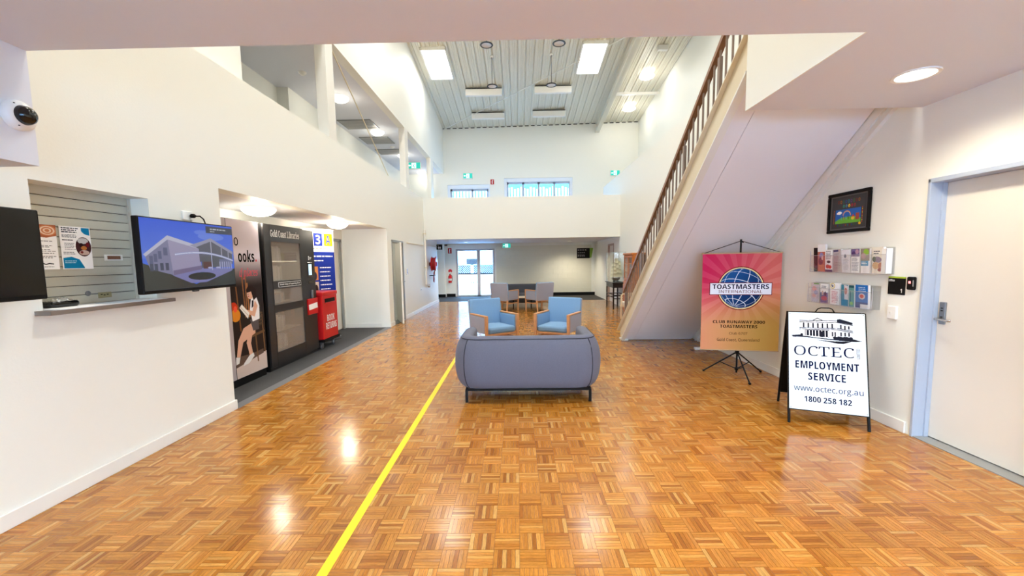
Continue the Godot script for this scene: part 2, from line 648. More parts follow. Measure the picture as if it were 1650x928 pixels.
	for row in 11:
		var y := 0.215 + row * 0.2
		if y > 2.2:
			break
		var x := -0.9
		var first := row % 2 == 1
		while x < XR - 0.1:
			var wdt := 0.2 if first or x + 0.4 > XR else 0.4
			if x + wdt > XR + 0.02:
				break
			var o := MeshInstance3D.new()
			o.mesh = half if wdt < 0.3 else shapes[rng.randi() % 3]
			o.mesh.surface_set_material(0, bm)
			o.name = "block"
			o.position = Vector3(x + wdt / 2, y, -17.992)
			wb.add_child(o, true)
			x += wdt
			first = false
	B()
	mm(-5.3, -5.1, -0.03, 10.0, 4.0, -18.4)
	mm(-5.1, XL - 0.4, 0, 9.8, 3.6, 3.8)
	mm(5.1, 5.3, -0.03, 10.0, 4.0, -18.4)
	mm(XR + 0.15, 5.1, 0, 2.4, -17.9, -18.2)
	mm(-5.1, XL - 0.2, 0, 5.2, -3.9, -4.1)
	struct("wall_outer", pl, "outer side walls of the building", "wall")
	# skirtings
	B()
	mm(XL, XL + 0.018, 0, 0.1, 3.5, -4.245, 0.004)
	mm(XL - 0.2, XL + 0.018, 0, 0.1, -4.245, -4.275, 0.004)
	mm(XL, XL + 0.018, 0, 0.1, -9.69, -10.02, 0.004)
	mm(XL, XL + 0.018, 0, 0.1, -11.02, -15.7, 0.004)
	struct("baseboard_left", M.trim_white, "white skirting board along the left wall", "skirting")
	B()
	mm(XR - 0.018, XR, 0, 0.1, -3.5, -7.75, 0.004)
	mm(XR - 0.018, XR, 0, 0.1, -8.0, -13.6, 0.004)
	mm(XR - 0.018, XR, 0, 0.1, -13.6, -14.4, 0.004)
	struct("baseboard_right", M.trim_white, "white skirting board along the right wall", "skirting")
	B()
	mm(-0.9, XR, 0, 0.13, -17.96, -17.985)
	mm(-3.03, -2.66, 0, 0.13, -17.97, -18.0)
	mm(-3.42, -3.03, 0, 0.13, -17.69, -17.72)
	struct("baseboard_back", M.black, "black skirting along the lobby end wall", "skirting")
	# ceiling over the entrance with its opening edge, landing and parapets
	B()
	mm(XL - 0.2, XR, 2.67, 2.95, 3.6, -2.386)
	mm(1.86, XR, 2.67, 2.95, -2.386, -3.565)
	struct("ceiling_entrance", M.soffit_paint, "low lavender-white ceiling over the entrance with a stair opening", "ceiling")
	B()
	mm(XL - 0.2, 1.97, 2.95, 3.75, -2.38, -2.26)
	mm(1.85, 1.97, 2.67, 3.75, -2.3861, -3.575)
	struct("wall_landing", pl, "cream landing parapet above the entrance ceiling edge", "wall")
	B()
	mm(XL, -2.65, 2.06, 2.67, 3.6, -2.386)
	struct("trim_bulkhead", M.soffit_paint, "boxed bulkhead under the ceiling at the near left", "bulkhead")
	# entrance wall behind the camera, glazed
	B()
	mm(XL - 0.4, -2.0, 0, 2.8, 3.6, 3.8)
	mm(2.4, 5.1, 0, 2.8, 3.6, 3.8)
	mm(-2.0, 2.4, 2.4, 2.8, 3.6, 3.8)
	wallbox(-3.4, 5.1, 3.6, 3.8, 2.8)
	struct("wall_front", pl, "entrance wall behind the viewer", "wall")
	B()
	for x in [-2.0, -0.9, 0.2, 1.3, 2.4]:
		mm(x - 0.03, x + 0.03, 0, 2.4, 3.62, 3.7)
	mm(-2.0, 2.4, 2.34, 2.4, 3.62, 3.7)
	mm(-2.0, 2.4, 0, 0.08, 3.62, 3.7)
	var fd := struct("door_1", M.frame_grey, "aluminium glazed entrance doors behind the viewer", "door")
	B()
	for k in 4:
		mm(-1.97 + k * 1.1, -0.93 + k * 1.1, 0.08, 2.34, 3.655, 3.661)
	out("pane", M.pane, fd)
	B()
	mm(-7, 7, 2.5, 2.75, 3.8, 9.5)  # porch roof added out of view to block part of the sky
	struct("ceiling_added_porch", M.soffit_paint, "unseen porch roof added behind the viewer to cut sky light at the entrance", "porch")
	# ribbed metal roof
	B()
	var prof := [Vector2(0, 0), Vector2(0.062, 0), Vector2(0.068, 0.009), Vector2(0.08, 0.009), Vector2(0.086, 0), Vector2(0.118, 0), Vector2(0.124, 0.009), Vector2(0.136, 0.009), Vector2(0.142, 0), Vector2(0.192, 0), Vector2(0.203, 0.036), Vector2(0.231, 0.036), Vector2(0.243, 0)]
	var P := []
	var x := -3.3
	while x < 5.2:
		for q in prof:
			if q.x < 0.242:
				P.append(Vector2(x + q.x, q.y))
		x += 0.243
	var zs := [3.8, -17.95]
	for i in P.size() - 1:
		var a: Vector2 = P[i]
		var b: Vector2 = P[i + 1]
		var n := Vector3(b.y - a.y, -(b.x - a.x), 0).normalized()
		quad(Vector3(a.x, roof(a.x, zs[0]) + a.y, zs[0]), Vector3(b.x, roof(b.x, zs[0]) + b.y, zs[0]), Vector3(b.x, roof(b.x, zs[1]) + b.y, zs[1]), Vector3(a.x, roof(a.x, zs[1]) + a.y, zs[1]), n)
	var rf := struct("ceiling", M.roof_metal, "ribbed pale metal roof sheeting sloping down to the far wall", "ceiling")
	B()
	hexa([Vector3(-5.2, roof(-5.2, 3.9) + 0.1, 3.9), Vector3(5.2, roof(5.2, 3.9) + 0.1, 3.9), Vector3(5.2, roof(5.2, -18) + 0.1, -18.0), Vector3(-5.2, roof(-5.2, -18) + 0.1, -18.0), Vector3(-5.2, roof(-5.2, 3.9) + 0.25, 3.9), Vector3(5.2, roof(5.2, 3.9) + 0.25, 3.9), Vector3(5.2, roof(5.2, -18) + 0.25, -18.0), Vector3(-5.2, roof(-5.2, -18) + 0.25, -18.0)])
	out("insulation", M.charcoal, rf)
	B()
	x = -3.3
	while x < 5.0:
		bx(Vector3(x + 0.1, roof(x + 0.1, -17.68) - 0.012, -17.69), Vector3(0.15, 0.024, 0.02))  # black pieces stand for the shade in the gaps over the wall
		x += 0.243
	out("rib_gap_shade", M.black, rf)
	# ground outside, floor slab
	B()
	mm(-30, 30, -0.3, -0.03, 40, -45)
	struct("floor_outside", M.concrete, "pale concrete paving outside the building", "paving")
	B()
	mm(XL - 1.3, XR + 0.2, -0.025, -0.004, 3.6, -15.75)
	struct("floor_base", M.grout, "dark bedding under the parquet", "floor")
	B()
	mm(-4.7, XR, -0.025, 0.0, -15.75, -18.0)
	struct("floor_lobby", M.mat_dark, "dark entrance matting across the far lobby", "floor")

func floor_tiles() -> void:
	# basket-weave mosaic parquet: square tiles of six fingers each, turned alternately
	var fl := Node3D.new()
	fl.name = "floor"
	add_child(fl)
	tag(fl, "glossy honey-coloured basket-weave parquet floor of the whole hall", "floor", "", "structure")
	var s := 0.134
	var gx := -0.009
	var gz := -1.945
	var pal := [Color(0.65, 0.265, 0.042), Color(0.72, 0.31, 0.055), Color(0.58, 0.222, 0.03), Color(0.78, 0.39, 0.09), Color(0.67, 0.284, 0.046), Color(0.48, 0.17, 0.024), Color(0.82, 0.46, 0.13)]
	var pick := [0, 0, 1, 1, 4, 4, 0, 1, 2, 2, 3, 3, 5, 6, 4]
	var near_meshes := []
	var variants := 14
	for v in variants:
		near_meshes.append(tile_mesh([Vector3.ZERO], [0], s, pal, pick, true))
	var near: Array = []
	var rest: Array = []
	for r in range(-18, 104):
		for c in range(-22, 25):
			var cx := gx + (c + 0.5) * s
			var cz := gz - (r + 0.5) * s
			if cx < XL - 0.03 or cx > XR + 0.03 or cz < -15.75:
				continue
			var o := 1 if posmod(c + r, 2) == 1 else 0
			var vis := cz < -1.88 and absf(cx + 0.02) < 0.03 - cz * 1.22 and cx < 3.2 and cx > -2.93
			if vis:
				near.append([Vector2(cx, cz).length(), Vector3(cx, 0, cz), o])
			else:
				rest.append([Vector3(cx, 0, cz), o])
	near.sort_custom(func(a, b): return a[0] < b[0])
	for i in near.size():
		if i < 300:
			var o := MeshInstance3D.new()
			o.mesh = near_meshes[rng.randi() % variants]
			o.name = "parquet_tile"
			fl.add_child(o, true)
			o.position = near[i][1]
			o.rotation.y = (PI / 2 if near[i][2] else 0.0) + (PI if rng.randf() < 0.5 else 0.0)
		else:
			rest.append([near[i][1], near[i][2]])
	var ps := []
	var os := []
	for q in rest:
		ps.append(q[0])
		os.append(q[1])
	var far := MeshInstance3D.new()
	far.mesh = tile_mesh(ps, os, s, pal, pick, false)
	far.name = "parquet_tiles"
	far.set_meta("kind", "stuff")
	fl.add_child(far)

func tile_mesh(ps: Array, os: Array, s: float, pal: Array, pick: Array, bevel: bool) -> ArrayMesh:
	var V := PackedVector3Array()
	var N := PackedVector3Array()
	var U := PackedVector2Array()
	var C := PackedColorArray()
	var n := 6
	var g := 0.0007
	for t in ps.size():
		var p: Vector3 = ps[t]
		var tone := rng.randf_range(0.86, 1.1)
		for k in n:
			var col: Color = pal[pick[rng.randi() % pick.size()]]
			var jj := rng.randf_range(0.9, 1.1) * tone
			col = Color(col.r * jj, col.g * jj, col.b * jj)
			var w0 := -s / 2 + s * k / n + g
			var w1 := -s / 2 + s * (k + 1) / n - g
			var l := s / 2 - g
			var h := []
			for q in 4:
				h.append(rng.randf_range(-0.00022, 0.00022))
			# fingers run along x when os = 0
			var cs := [Vector3(-l, h[0], w0), Vector3(l, h[1], w0), Vector3(l, h[2], w1), Vector3(-l, h[3], w1)]
			if os[t] == 1:
				for q in 4:
					cs[q] = Vector3(cs[q].z, cs[q].y, cs[q].x)
			var uo := Vector2(rng.randf(), rng.randf())
			var uv := [uo, uo + Vector2(0.55, 0), uo + Vector2(0.55, 0.35), uo + Vector2(0, 0.35)]
			var nn: Vector3 = (cs[2] - cs[0]).cross(cs[3] - cs[1]).normalized()
			if nn.y < 0:
				nn = -nn
			var cx: Vector3 = (cs[1] - cs[0]).cross(cs[2] - cs[0])
			var order := [0, 1, 2, 0, 2, 3] if cx.y < 0 else [0, 2, 1, 0, 3, 2]
			for q in order:
				V.append(p + cs[q])
				N.append(nn)
				U.append(uv[q])
				C.append(col)
			if bevel:
				for e in 4:
					var a: Vector3 = cs[e]
					var b: Vector3 = cs[(e + 1) % 4]
					var d := Vector3(0, -0.004, 0)
					var on := (a + b) / 2.0
					on = on - (cs[0] + cs[1] + cs[2] + cs[3]) / 4.0
					on.y = 0
					on = on.normalized()
					var q4 := [a, b, b + d, a + d]
					var cc: Vector3 = (q4[1] - q4[0]).cross(q4[2] - q4[0])
					var od := [0, 1, 2, 0, 2, 3] if cc.dot(on) < 0 else [0, 2, 1, 0, 3, 2]
					for q in od:
						V.append(p + q4[q])
						N.append(on)
						U.append(uv[0])
						C.append(Color(col.r * 0.5, col.g * 0.5, col.b * 0.5))
	var arr := []
	arr.resize(Mesh.ARRAY_MAX)
	arr[Mesh.ARRAY_VERTEX] = V
	arr[Mesh.ARRAY_NORMAL] = N
	arr[Mesh.ARRAY_TEX_UV] = U
	arr[Mesh.ARRAY_COLOR] = C
	var m := ArrayMesh.new()
	m.add_surface_from_arrays(Mesh.PRIMITIVE_TRIANGLES, arr)
	m.surface_set_material(0, M.parquet)
	return m

# ---------------------------------------------------------------- stairs
func slope(y_off: float, z: float) -> float:
	return 0.728 * (z + 7.80) + y_off

func sloped(x0: float, x1: float, lo: float, hi: float, z0: float, z1: float) -> void:
	# plate running up the flight between two heights over the soffit line
	hexa([Vector3(x0, slope(lo, z0), z0), Vector3(x1, slope(lo, z0), z0), Vector3(x1, slope(lo, z1), z1), Vector3(x0, slope(lo, z1), z1), Vector3(x0, slope(hi, z0), z0), Vector3(x1, slope(hi, z0), z0), Vector3(x1, slope(hi, z1), z1), Vector3(x0, slope(hi, z1), z1)])

func stairs() -> void:
	var o := thing("staircase", "cream steel staircase rising towards the viewer along the right wall", "staircase", Vector3(2.6, 0, -5.7))
	o.set_meta("kind", "structure")
	var off := Transform3D(Basis.IDENTITY, Vector3(-2.6, 0, 5.7))
	B(); X = off
	sloped(1.93, 1.95, 0.0, 0.35, -3.66, -7.72)
	# squared foot of the stringer on the floor
	hexa([Vector3(1.93, 0.0, -7.72), Vector3(1.95, 0.0, -7.72), Vector3(1.95, 0.0, -7.95), Vector3(1.93, 0.0, -7.95), Vector3(1.93, slope(0.35, -7.72), -7.72), Vector3(1.95, slope(0.35, -7.72), -7.72), Vector3(1.95, 0.16, -8.0), Vector3(1.93, 0.16, -8.0)])
	sloped(1.885, 1.95, 0.335, 0.35, -3.66, -8.06)
	out("stringer", M.steel_cream, o)
	B(); X = off
	sloped(1.885, 1.96, -0.02, 0.0, -3.66, -7.78)
	mm(1.9, 2.02, 0, 0.03, -7.74, -7.95, 0.004)
	out("stringer_flange", M.trim_white, o)
	B(); X = off
	sloped(1.955, 2.13, 0.0, 0.02, -3.64, -7.79)
	sloped(2.135, XR - 0.058, 0.0, 0.02, -3.64, -7.79)
	out("soffit", mt("stair_soffit", c8(244, 243, 246), 0.6), o)
	B(); X = off
	sloped(XR - 0.05, XR, -0.1, 0.04, -3.62, -7.66)
	sloped(XR - 0.03, XR, -0.165, -0.102, -3.62, -7.6)
	sloped(XR - 0.04, XR, -0.175, -0.16, -3.62, -7.58)
	out("wall_stringer", M.trim_white, o)
	for i in 16:
		B(); X = off
		var z := -7.95 + i * 0.25
		var y := 0.182 + i * 0.182
		mm(1.95, XR - 0.01, y - 0.03, y, z, z + 0.27)
		mm(1.95, XR - 0.01, y - 0.18, y - 0.03, z + 0.02, z + 0.035)
		out("tread", M.carpet, o)
	# handrail and balusters stand on the treads just inside the stringer
	var h := thing("stair_balustrade", "brown handrail with dark metal balusters on the open side of the stairs", "handrail", Vector3(2.06, 0, -6.0))
	var o2 := Transform3D(Basis.IDENTITY, Vector3(-2.06, 0, 6.0))
	B(); X = o2
	var ry := func(z: float) -> float: return 0.896 + 0.7275 * (z + 8.21)
	hexa([Vector3(2.03, ry.call(-8.24) - 0.04, -8.24), Vector3(2.09, ry.call(-8.24) - 0.04, -8.24), Vector3(2.09, ry.call(-3.7) - 0.04, -3.7), Vector3(2.03, ry.call(-3.7) - 0.04, -3.7), Vector3(2.03, ry.call(-8.24) + 0.015, -8.24), Vector3(2.09, ry.call(-8.24) + 0.015, -8.24), Vector3(2.09, ry.call(-3.7) + 0.015, -3.7), Vector3(2.03, ry.call(-3.7) + 0.015, -3.7)])
	out("handrail", M.rail_brown, h)
	var z := -8.12
	var i := 0
	while z < -3.75:
		var post := i in [0, 8, 15, 22, 29]
		var foot := maxf(0.0, slope(0.12, z))
		B(); X = o2
		if post:
			mm(2.043, 2.077, foot, ry.call(z) - 0.1, z - 0.026, z + 0.026, 0.004)
			tube([Vector3(2.06, ry.call(z) - 0.12, z), Vector3(2.06, ry.call(z) - 0.03, z)], 0.01, 6)
		else:
			tube([Vector3(2.06, foot, z), Vector3(2.06, ry.call(z) - 0.02, z)], 0.011, 6)
		out("post" if post else "baluster", M.baluster, h)
		z += 0.125
		i += 1

# ---------------------------------------------------------------- upstairs
func upstairs() -> void:
	# corridor columns on the left parapet
	var ct: Array = [["first square white column on the left balcony parapet, nearest the viewer", -6.92, 0.28, -3.13], ["middle square white column on the left balcony parapet", -11.62, 0.32, -3.12], ["third square white column on the left balcony parapet, near the end wall", -15.0, 0.42, -3.1]]
	for q in ct:
		var o := thing("column", q[0], "column", Vector3(XL - 0.09, 3.49, q[1] - q[2] / 2), 0, "columns of the upper left corridor")
		B()
		mm(q[3] - XL + 0.09, 0.09, 0, 1.57, -q[2] / 2, q[2] / 2)
		out("shaft", M.trim_white, o)
	var rod := thing("brace_rod", "thin slanting steel brace rod between the left corridor columns", "brace", Vector3(-3.05, 3.5, -8.9))
	B()
	tube([Vector3(0, 1.56, 1.55), Vector3(0, 0.0, -1.5)], 0.012, 6)
	out("rod", M.steel_cream, rod)
	rod = thing("brace_rod", "long thin tension rod crossing the roof space under the sheeting", "brace", Vector3(0, 7.0, -15))
	B()
	tube([Vector3(-2.94, roof(-2.96, -17.55) - 7.12, -2.55), Vector3(3.18, roof(3.2, -12.1) - 7.08, 2.9)], 0.014, 6)
	out("rod", M.trim_white, rod)
	# dark square grilles in the corridor ceiling
	var gl := ["nearest", "middle", "farthest"]
	var gz := [[-10.92, -11.65], [-12.4, -13.1], [-13.75, -14.39]]
	for k in 3:
		var o := thing("ceiling_vent", "%s grey square return grille in the upper left corridor ceiling" % gl[k], "vent", Vector3(-4.05, 5.05, (gz[k][0] + gz[k][1]) / 2), 0, "corridor ceiling grilles")
		var d: float = gz[k][0] - gz[k][1]
		B()
		mm(-0.42, 0.42, -0.01, 0.008, -d / 2, d / 2, 0.004)
		out("frame", M.frame_grey, o)
		B()
		for j in 8:
			bx(Vector3(0, -0.012, -d / 2 + 0.06 + (d - 0.12) * j / 7.0), Vector3(0.76, 0.004, 0.088), 0, Vector3(0.12, 0, 0))
		out("louvre", mt("louvre_grey", c8(190, 188, 186), 0.5), o)
	var sd := [["round white smoke detector on the corridor ceiling before the first column", -3.98, -8.26], ["small white smoke detector on the corridor ceiling among the grey grilles", -3.83, -13.5]]
	for q in sd:
		var o := thing("smoke_detector", q[0], "detector", Vector3(q[1], 5.06, q[2]))
		B()
		lathe([Vector2(0.0, -0.05), Vector2(0.035, -0.05), Vector2(0.05, -0.03), Vector2(0.07, -0.02), Vector2(0.075, 0.0)], 16)
		out("housing", M.white_plastic, o)
	# windows in the upper end wall
	var fb: Material = M.frame_blue
	var zw := -17.74
	B()
	for q in [[-2.83, -2.72, 2.6, 4.61], [-1.16, -1.1, 2.6, 4.61]]:
		mm(q[0], q[1], q[2], q[3], zw, zw - 0.14, 0.005)
	mm(-2.72, -1.16, 4.45, 4.61, zw, zw - 0.14, 0.005)
	var w1 := struct("window_1", mt("window_glow_white", c8(232, 240, 250), 0.4), "pale blue framed sliding door at the left of the upper end wall", "window")  # daylight glow on the outer frames put into a paler colour
	B()
	mm(-1.86, -1.78, 2.6, 4.45, zw - 0.04, zw - 0.1, 0.004)
	for q in [[-2.72, -2.65], [-1.22, -1.16]]:
		mm(q[0], q[1], 2.6, 4.45, zw - 0.04, zw - 0.1)
	mm(-2.72, -1.16, 4.36, 4.45, zw - 0.04, zw - 0.1)
	out("sash", fb, w1)
	B()
	mm(-2.66, -1.86, 2.6, 4.37, zw - 0.07, zw - 0.075)
	mm(-1.78, -1.22, 2.6, 4.37, zw - 0.07, zw - 0.075)
	out("pane", M.pane, w1)
	B()
	mm(-0.51, -0.4, 3.45, 4.84, zw, zw - 0.14, 0.005)
	mm(2.17, 2.28, 3.45, 4.84, zw, zw - 0.14, 0.005)
	mm(-0.4, 2.17, 4.69, 4.84, zw, zw - 0.14, 0.005)
	mm(-0.4, 2.17, 3.45, 3.55, zw, zw - 0.14, 0.005)
	var w2 := struct("window_2", M["window_glow_white"], "pale blue framed four-light window in the upper end wall", "window")
	B()
	for k in 5:
		var xx := -0.37 + k * 0.6375
		mm(xx - 0.045, xx + 0.045, 3.55, 4.69, zw - 0.04, zw - 0.1, 0.004)
	mm(-0.4, 2.17, 4.6, 4.69, zw - 0.04, zw - 0.1)
	out("sash", fb, w2)
	for k in 4:
		B()
		mm(-0.325 + k * 0.6375, 0.22 + k * 0.6375, 3.55, 4.6, zw - 0.07, zw - 0.075)
		out("pane", M.pane, w2)
	# pale pickets of the screen outside those windows
	for k in 42:
		var q := thing("screen_picket", "%s pale upright slat from the left of the screen outside the upper windows" % nth(k), "slat", Vector3(-3.2 + k * 0.142, 2.6, -19.4), 0, "slats of the screen outside the upper windows")
		B()
		mm(-0.046, 0.046, 0, 2.12 + 0.05 * sin(k * 1.9), -0.012, 0.012, 0.01)
		out("board", M.white_plastic, q)
	B()
	mm(-4.0, 3.6, 2.5, 5.6, -19.6, -19.55)
	mm(-4.0, 3.6, 2.4, 2.6, -18.0, -19.6)
	struct("wall_screen", mt("cyan_sheet", c8(96, 178, 200), 0.6), "pale cyan sheeting behind the slats outside the upper windows", "screen")
	# roof steel: rafter beam and strut
	var bm := thing("roof_beam", "pale steel rafter beam sloping under the roof on the right", "beam", Vector3(3.27, 7.0, -15))
	B()
	for q in [[0.0, 0.018], [-0.33, -0.312]]:
		hexa([Vector3(-0.08, roof(3.27, 3) - 7.04 + q[0], 18), Vector3(0.08, roof(3.27, 3) - 7.04 + q[0], 18), Vector3(0.08, roof(3.27, -17.7) - 7.04 + q[0], -2.7), Vector3(-0.08, roof(3.27, -17.7) - 7.04 + q[0], -2.7), Vector3(-0.08, roof(3.27, 3) - 7.04 + q[1], 18), Vector3(0.08, roof(3.27, 3) - 7.04 + q[1], 18), Vector3(0.08, roof(3.27, -17.7) - 7.04 + q[1], -2.7), Vector3(-0.08, roof(3.27, -17.7) - 7.04 + q[1], -2.7)])
	hexa([Vector3(-0.01, roof(3.27, 3) - 7.37, 18), Vector3(0.01, roof(3.27, 3) - 7.37, 18), Vector3(0.01, roof(3.27, -17.7) - 7.37, -2.7), Vector3(-0.01, roof(3.27, -17.7) - 7.37, -2.7), Vector3(-0.01, roof(3.27, 3) - 7.03, 18), Vector3(0.01, roof(3.27, 3) - 7.03, 18), Vector3(0.01, roof(3.27, -17.7) - 7.03, -2.7), Vector3(-0.01, roof(3.27, -17.7) - 7.03, -2.7)])
	out("section", M.roof_metal, bm)
	var sp := thing("roof_strut", "short pale strut from the rafter beam to the high right wall", "strut", Vector3(4.1, roof(4.1, -15.2) - 0.13, -15.2))
	B()
	mm(-0.82, 0.83, -0.04, 0.04, -0.04, 0.04, 0.006)
	out("section", M.trim_white, sp)
	# rooflights
	var dg := glow("rooflight_glow", c8(255, 255, 250), 4.2)
	var sl := [[-2.3, -13.23, "left rooflight panel glowing in the metal roof"], [2.26, -13.23, "right rooflight panel glowing in the metal roof, beside the rafter beam"]]
	for z in [-8.6, -4.0]:
		sl.append([-2.3, z, "rooflight over the left of the hall, out of view, %s" % ("middle row" if z < -6 else "nearest row")])
		sl.append([2.26, z, "rooflight over the right of the hall, out of view, %s" % ("middle row" if z < -6 else "nearest row")])
	for q in sl:
		var tilt := atan(0.12)
		var o := thing("rooflight", q[2], "skylight", Vector3(q[0], roof(q[0], q[1]) - 0.03, q[1]), 0, "rooflights in the ribbed roof")
		o.rotation.x = -tilt
		B()
		for sg in [-1.0, 1.0]:
			mm(sg * 0.33, sg * 0.37, -0.05, 0.05, -0.78, 0.78, 0.004)
			mm(-0.37, 0.37, -0.05, 0.05, sg * 0.74, sg * 0.78, 0.004)
		mm(-0.33, 0.33, -0.035, 0.03, -0.35, -0.33)
		out("frame", M.trim_white, o)
		B()
		mm(-0.335, 0.335, -0.012, 0.0, -0.745, 0.745)
		out("diffuser_light", dg, o)
	# long white fittings under the roof
	var ff := [[-1.05, -14.7, "near left"], [1.25, -14.7, "near right"], [-1.03, -16.4, "far left"], [1.24, -16.4, "far right"]]
	for q in ff:
		var o := thing("batten_heater", "%s long white box fitting mounted under the roof sheeting" % q[2], "fitting", Vector3(q[0], roof(q[0], q[1]) - 0.26, q[1]), 0, "long white roof fittings")
		B()
		mm(-0.61, 0.61, 0, 0.2, -0.07, 0.07, 0.01)
		out("body", M.white_plastic, o)
		B()
		mm(-0.6, 0.6, 0.2, 0.235, -0.05, 0.05)
		out("mounting_rail", M.charcoal, o)
		B()
		mm(-0.57, 0.57, -0.006, 0.0, -0.05, 0.05)
		out("lens", M.trim_white, o)
	# high-bay pendants, unlit
	var pd := [[-0.67, -10.6, "near left"], [1.05, -10.6, "near right"], [-0.676, -13.0, "far left"], [1.058, -13.0, "far right"]]
	for q in pd:
		var o := thing("pendant_lamp", "%s round unlit pendant lamp with dark rim on a long cord" % q[2], "lamp", Vector3(q[0], 6.59, q[1]), 0, "round roof pendants")
		B()
		lathe([Vector2(0.118, 0.0), Vector2(0.15, -0.004), Vector2(0.158, 0.006), Vector2(0.15, 0.022), Vector2(0.06, 0.034), Vector2(0.035, 0.06), Vector2(0.0, 0.06)], 28)
		out("shade", M.charcoal, o)
		B()
		lathe([Vector2(0.0, 0.012), Vector2(0.08, 0.012), Vector2(0.12, 0.001)], 24)
		out("reflector", mt("reflector", c8(214, 190, 165), 0.3, 0.3), o)
		B()
		tube([Vector3(0, 0.05, 0), Vector3(0, roof(q[0], q[1]) - 6.59, 0)], 0.008, 6)
		out("cord", M.charcoal, o)
		B()
		lathe([Vector2(0.05, roof(q[0], q[1]) - 6.64), Vector2(0.05, roof(q[0], q[1]) - 6.59)], 12)
		out("ceiling_rose", M.white_plastic, o)
	# signs on the upper end wall
	exit_sign(Vector3(-1.98, 4.84, -17.68), 0, 0.37, 0.2, "green running-man exit sign above the upper left sliding door")
	exit_sign(Vector3(4.0, 4.86, -17.68), 0, 0.36, 0.19, "green running-man exit sign at the upper right corner, half hidden by the parapet")
	exit_sign(Vector3(-3.3, 4.48, -14.0), 0, 0.42, 0.19, "green running-man exit sign hanging in the upper left corridor")
	var fs := thing("fire_sign", "small red fire equipment sign between the upper windows", "sign", Vector3(-0.99, 4.6, -17.69))
	B()
	mm(-0.07, 0.07, 0, 0.2, -0.01, 0.0)
	out("plate", M.red_paint, fs)
	sheet("print", fs, 0.14, 0.2, Vector3(0, 0.1, 0.001), fire_print())
	var vg := thing("wall_grille", "small grey grille low on the upper end wall between the windows", "grille", Vector3(-0.93, 3.56, -17.69))
	B()
	mm(-0.17, 0.17, 0, 0.1, -0.01, 0.01)
	out("frame", M.frame_grey, vg)

func fire_print() -> Material:
	if M.has("fire_print"):
		return M["fire_print"]
	var i := canvas(48, 72, c8(190, 24, 26))
	rct(i, 0.34, 0.25, 0.62, 0.9, Color.WHITE)
	rct(i, 0.42, 0.1, 0.56, 0.25, Color.WHITE)
	poly(i, [Vector2(0.5, 0.12), Vector2(0.8, 0.2), Vector2(0.8, 0.28), Vector2(0.5, 0.2)], Color.WHITE)
	return printed("fire_print", i)

func exit_print() -> Material:
	if M.has("exit_print"):
		return M["exit_print"]
	var i := canvas(128, 64, c8(24, 160, 145))
	rct(i, 0.33, 0.08, 0.67, 0.92, c8(225, 250, 245))
	var g := c8(20, 150, 138)
	ell(i, 0.53, 0.25, 0.04, 0.08, g)
	stroke(i, [Vector2(0.5, 0.36), Vector2(0.47, 0.58), Vector2(0.54, 0.72), Vector2(0.5, 0.86)], 0.09, g)
	stroke(i, [Vector2(0.47, 0.58), Vector2(0.42, 0.72), Vector2(0.37, 0.74)], 0.08, g)
	stroke(i, [Vector2(0.5, 0.38), Vector2(0.43, 0.5)], 0.06, g)
	stroke(i, [Vector2(0.5, 0.38), Vector2(0.58, 0.5)], 0.06, g)
	poly(i, [Vector2(0.06, 0.5), Vector2(0.16, 0.3), Vector2(0.16, 0.42), Vector2(0.27, 0.42), Vector2(0.27, 0.58), Vector2(0.16, 0.58), Vector2(0.16, 0.7)], c8(225, 250, 245))
	i.generate_mipmaps()
	var t := ImageTexture.create_from_image(i)
	return mt("exit_print", Color.WHITE, 0.4, 0.0, {"albedo_texture": t, "emission_enabled": true, "emission_texture": t, "emission_energy_multiplier": 0.8, "emission_operator": BaseMaterial3D.EMISSION_OP_MULTIPLY, "emission": Color.WHITE})

func exit_sign(at: Vector3, turn: float, w: float, h: float, label: String) -> void:
	var o := thing("exit_sign_light", label, "exit sign", at, turn)
	B()
	mm(-w / 2 - 0.015, w / 2 + 0.015, 0, h + 0.03, -0.03, 0.02, 0.006)
	out("housing", M.white_plastic, o)
	sheet("lit_face", o, w, h, Vector3(0, h / 2 + 0.015, 0.022), exit_print())

# ---------------------------------------------------------------- lamps
func oyster(at: Vector3, r: float, e: float, label: String, group: String, col := Color(1, 0.97, 0.9), em := 1.6) -> void:
	var o := thing("ceiling_lamp", label, "ceiling lamp", at, 0, group)
	B()
	lathe([Vector2(r * 0.9, 0.0), Vector2(r * 0.9, -0.02)], 28)
	out("base", M.white_plastic, o)
	B()
	lathe([Vector2(r * 0.9, -0.018), Vector2(r, -0.022), Vector2(r * 0.98, -0.04), Vector2(r * 0.88, -0.07), Vector2(r * 0.68, -0.098), Vector2(r * 0.38, -0.115), Vector2(0.0, -0.12)], 28)
	out("diffuser", glow("lamp_glow_%.1f" % em, col, em), o)
	var l := OmniLight3D.new()
	l.name = "bulb"
	l.light_energy = e
	l.light_color = col
	l.omni_range = 30.0
	l.omni_attenuation = 2.0
	l.light_size = r * 0.4
	l.shadow_enabled = true
	l.position = Vector3(0, -0.19, 0)
	o.add_child(l)

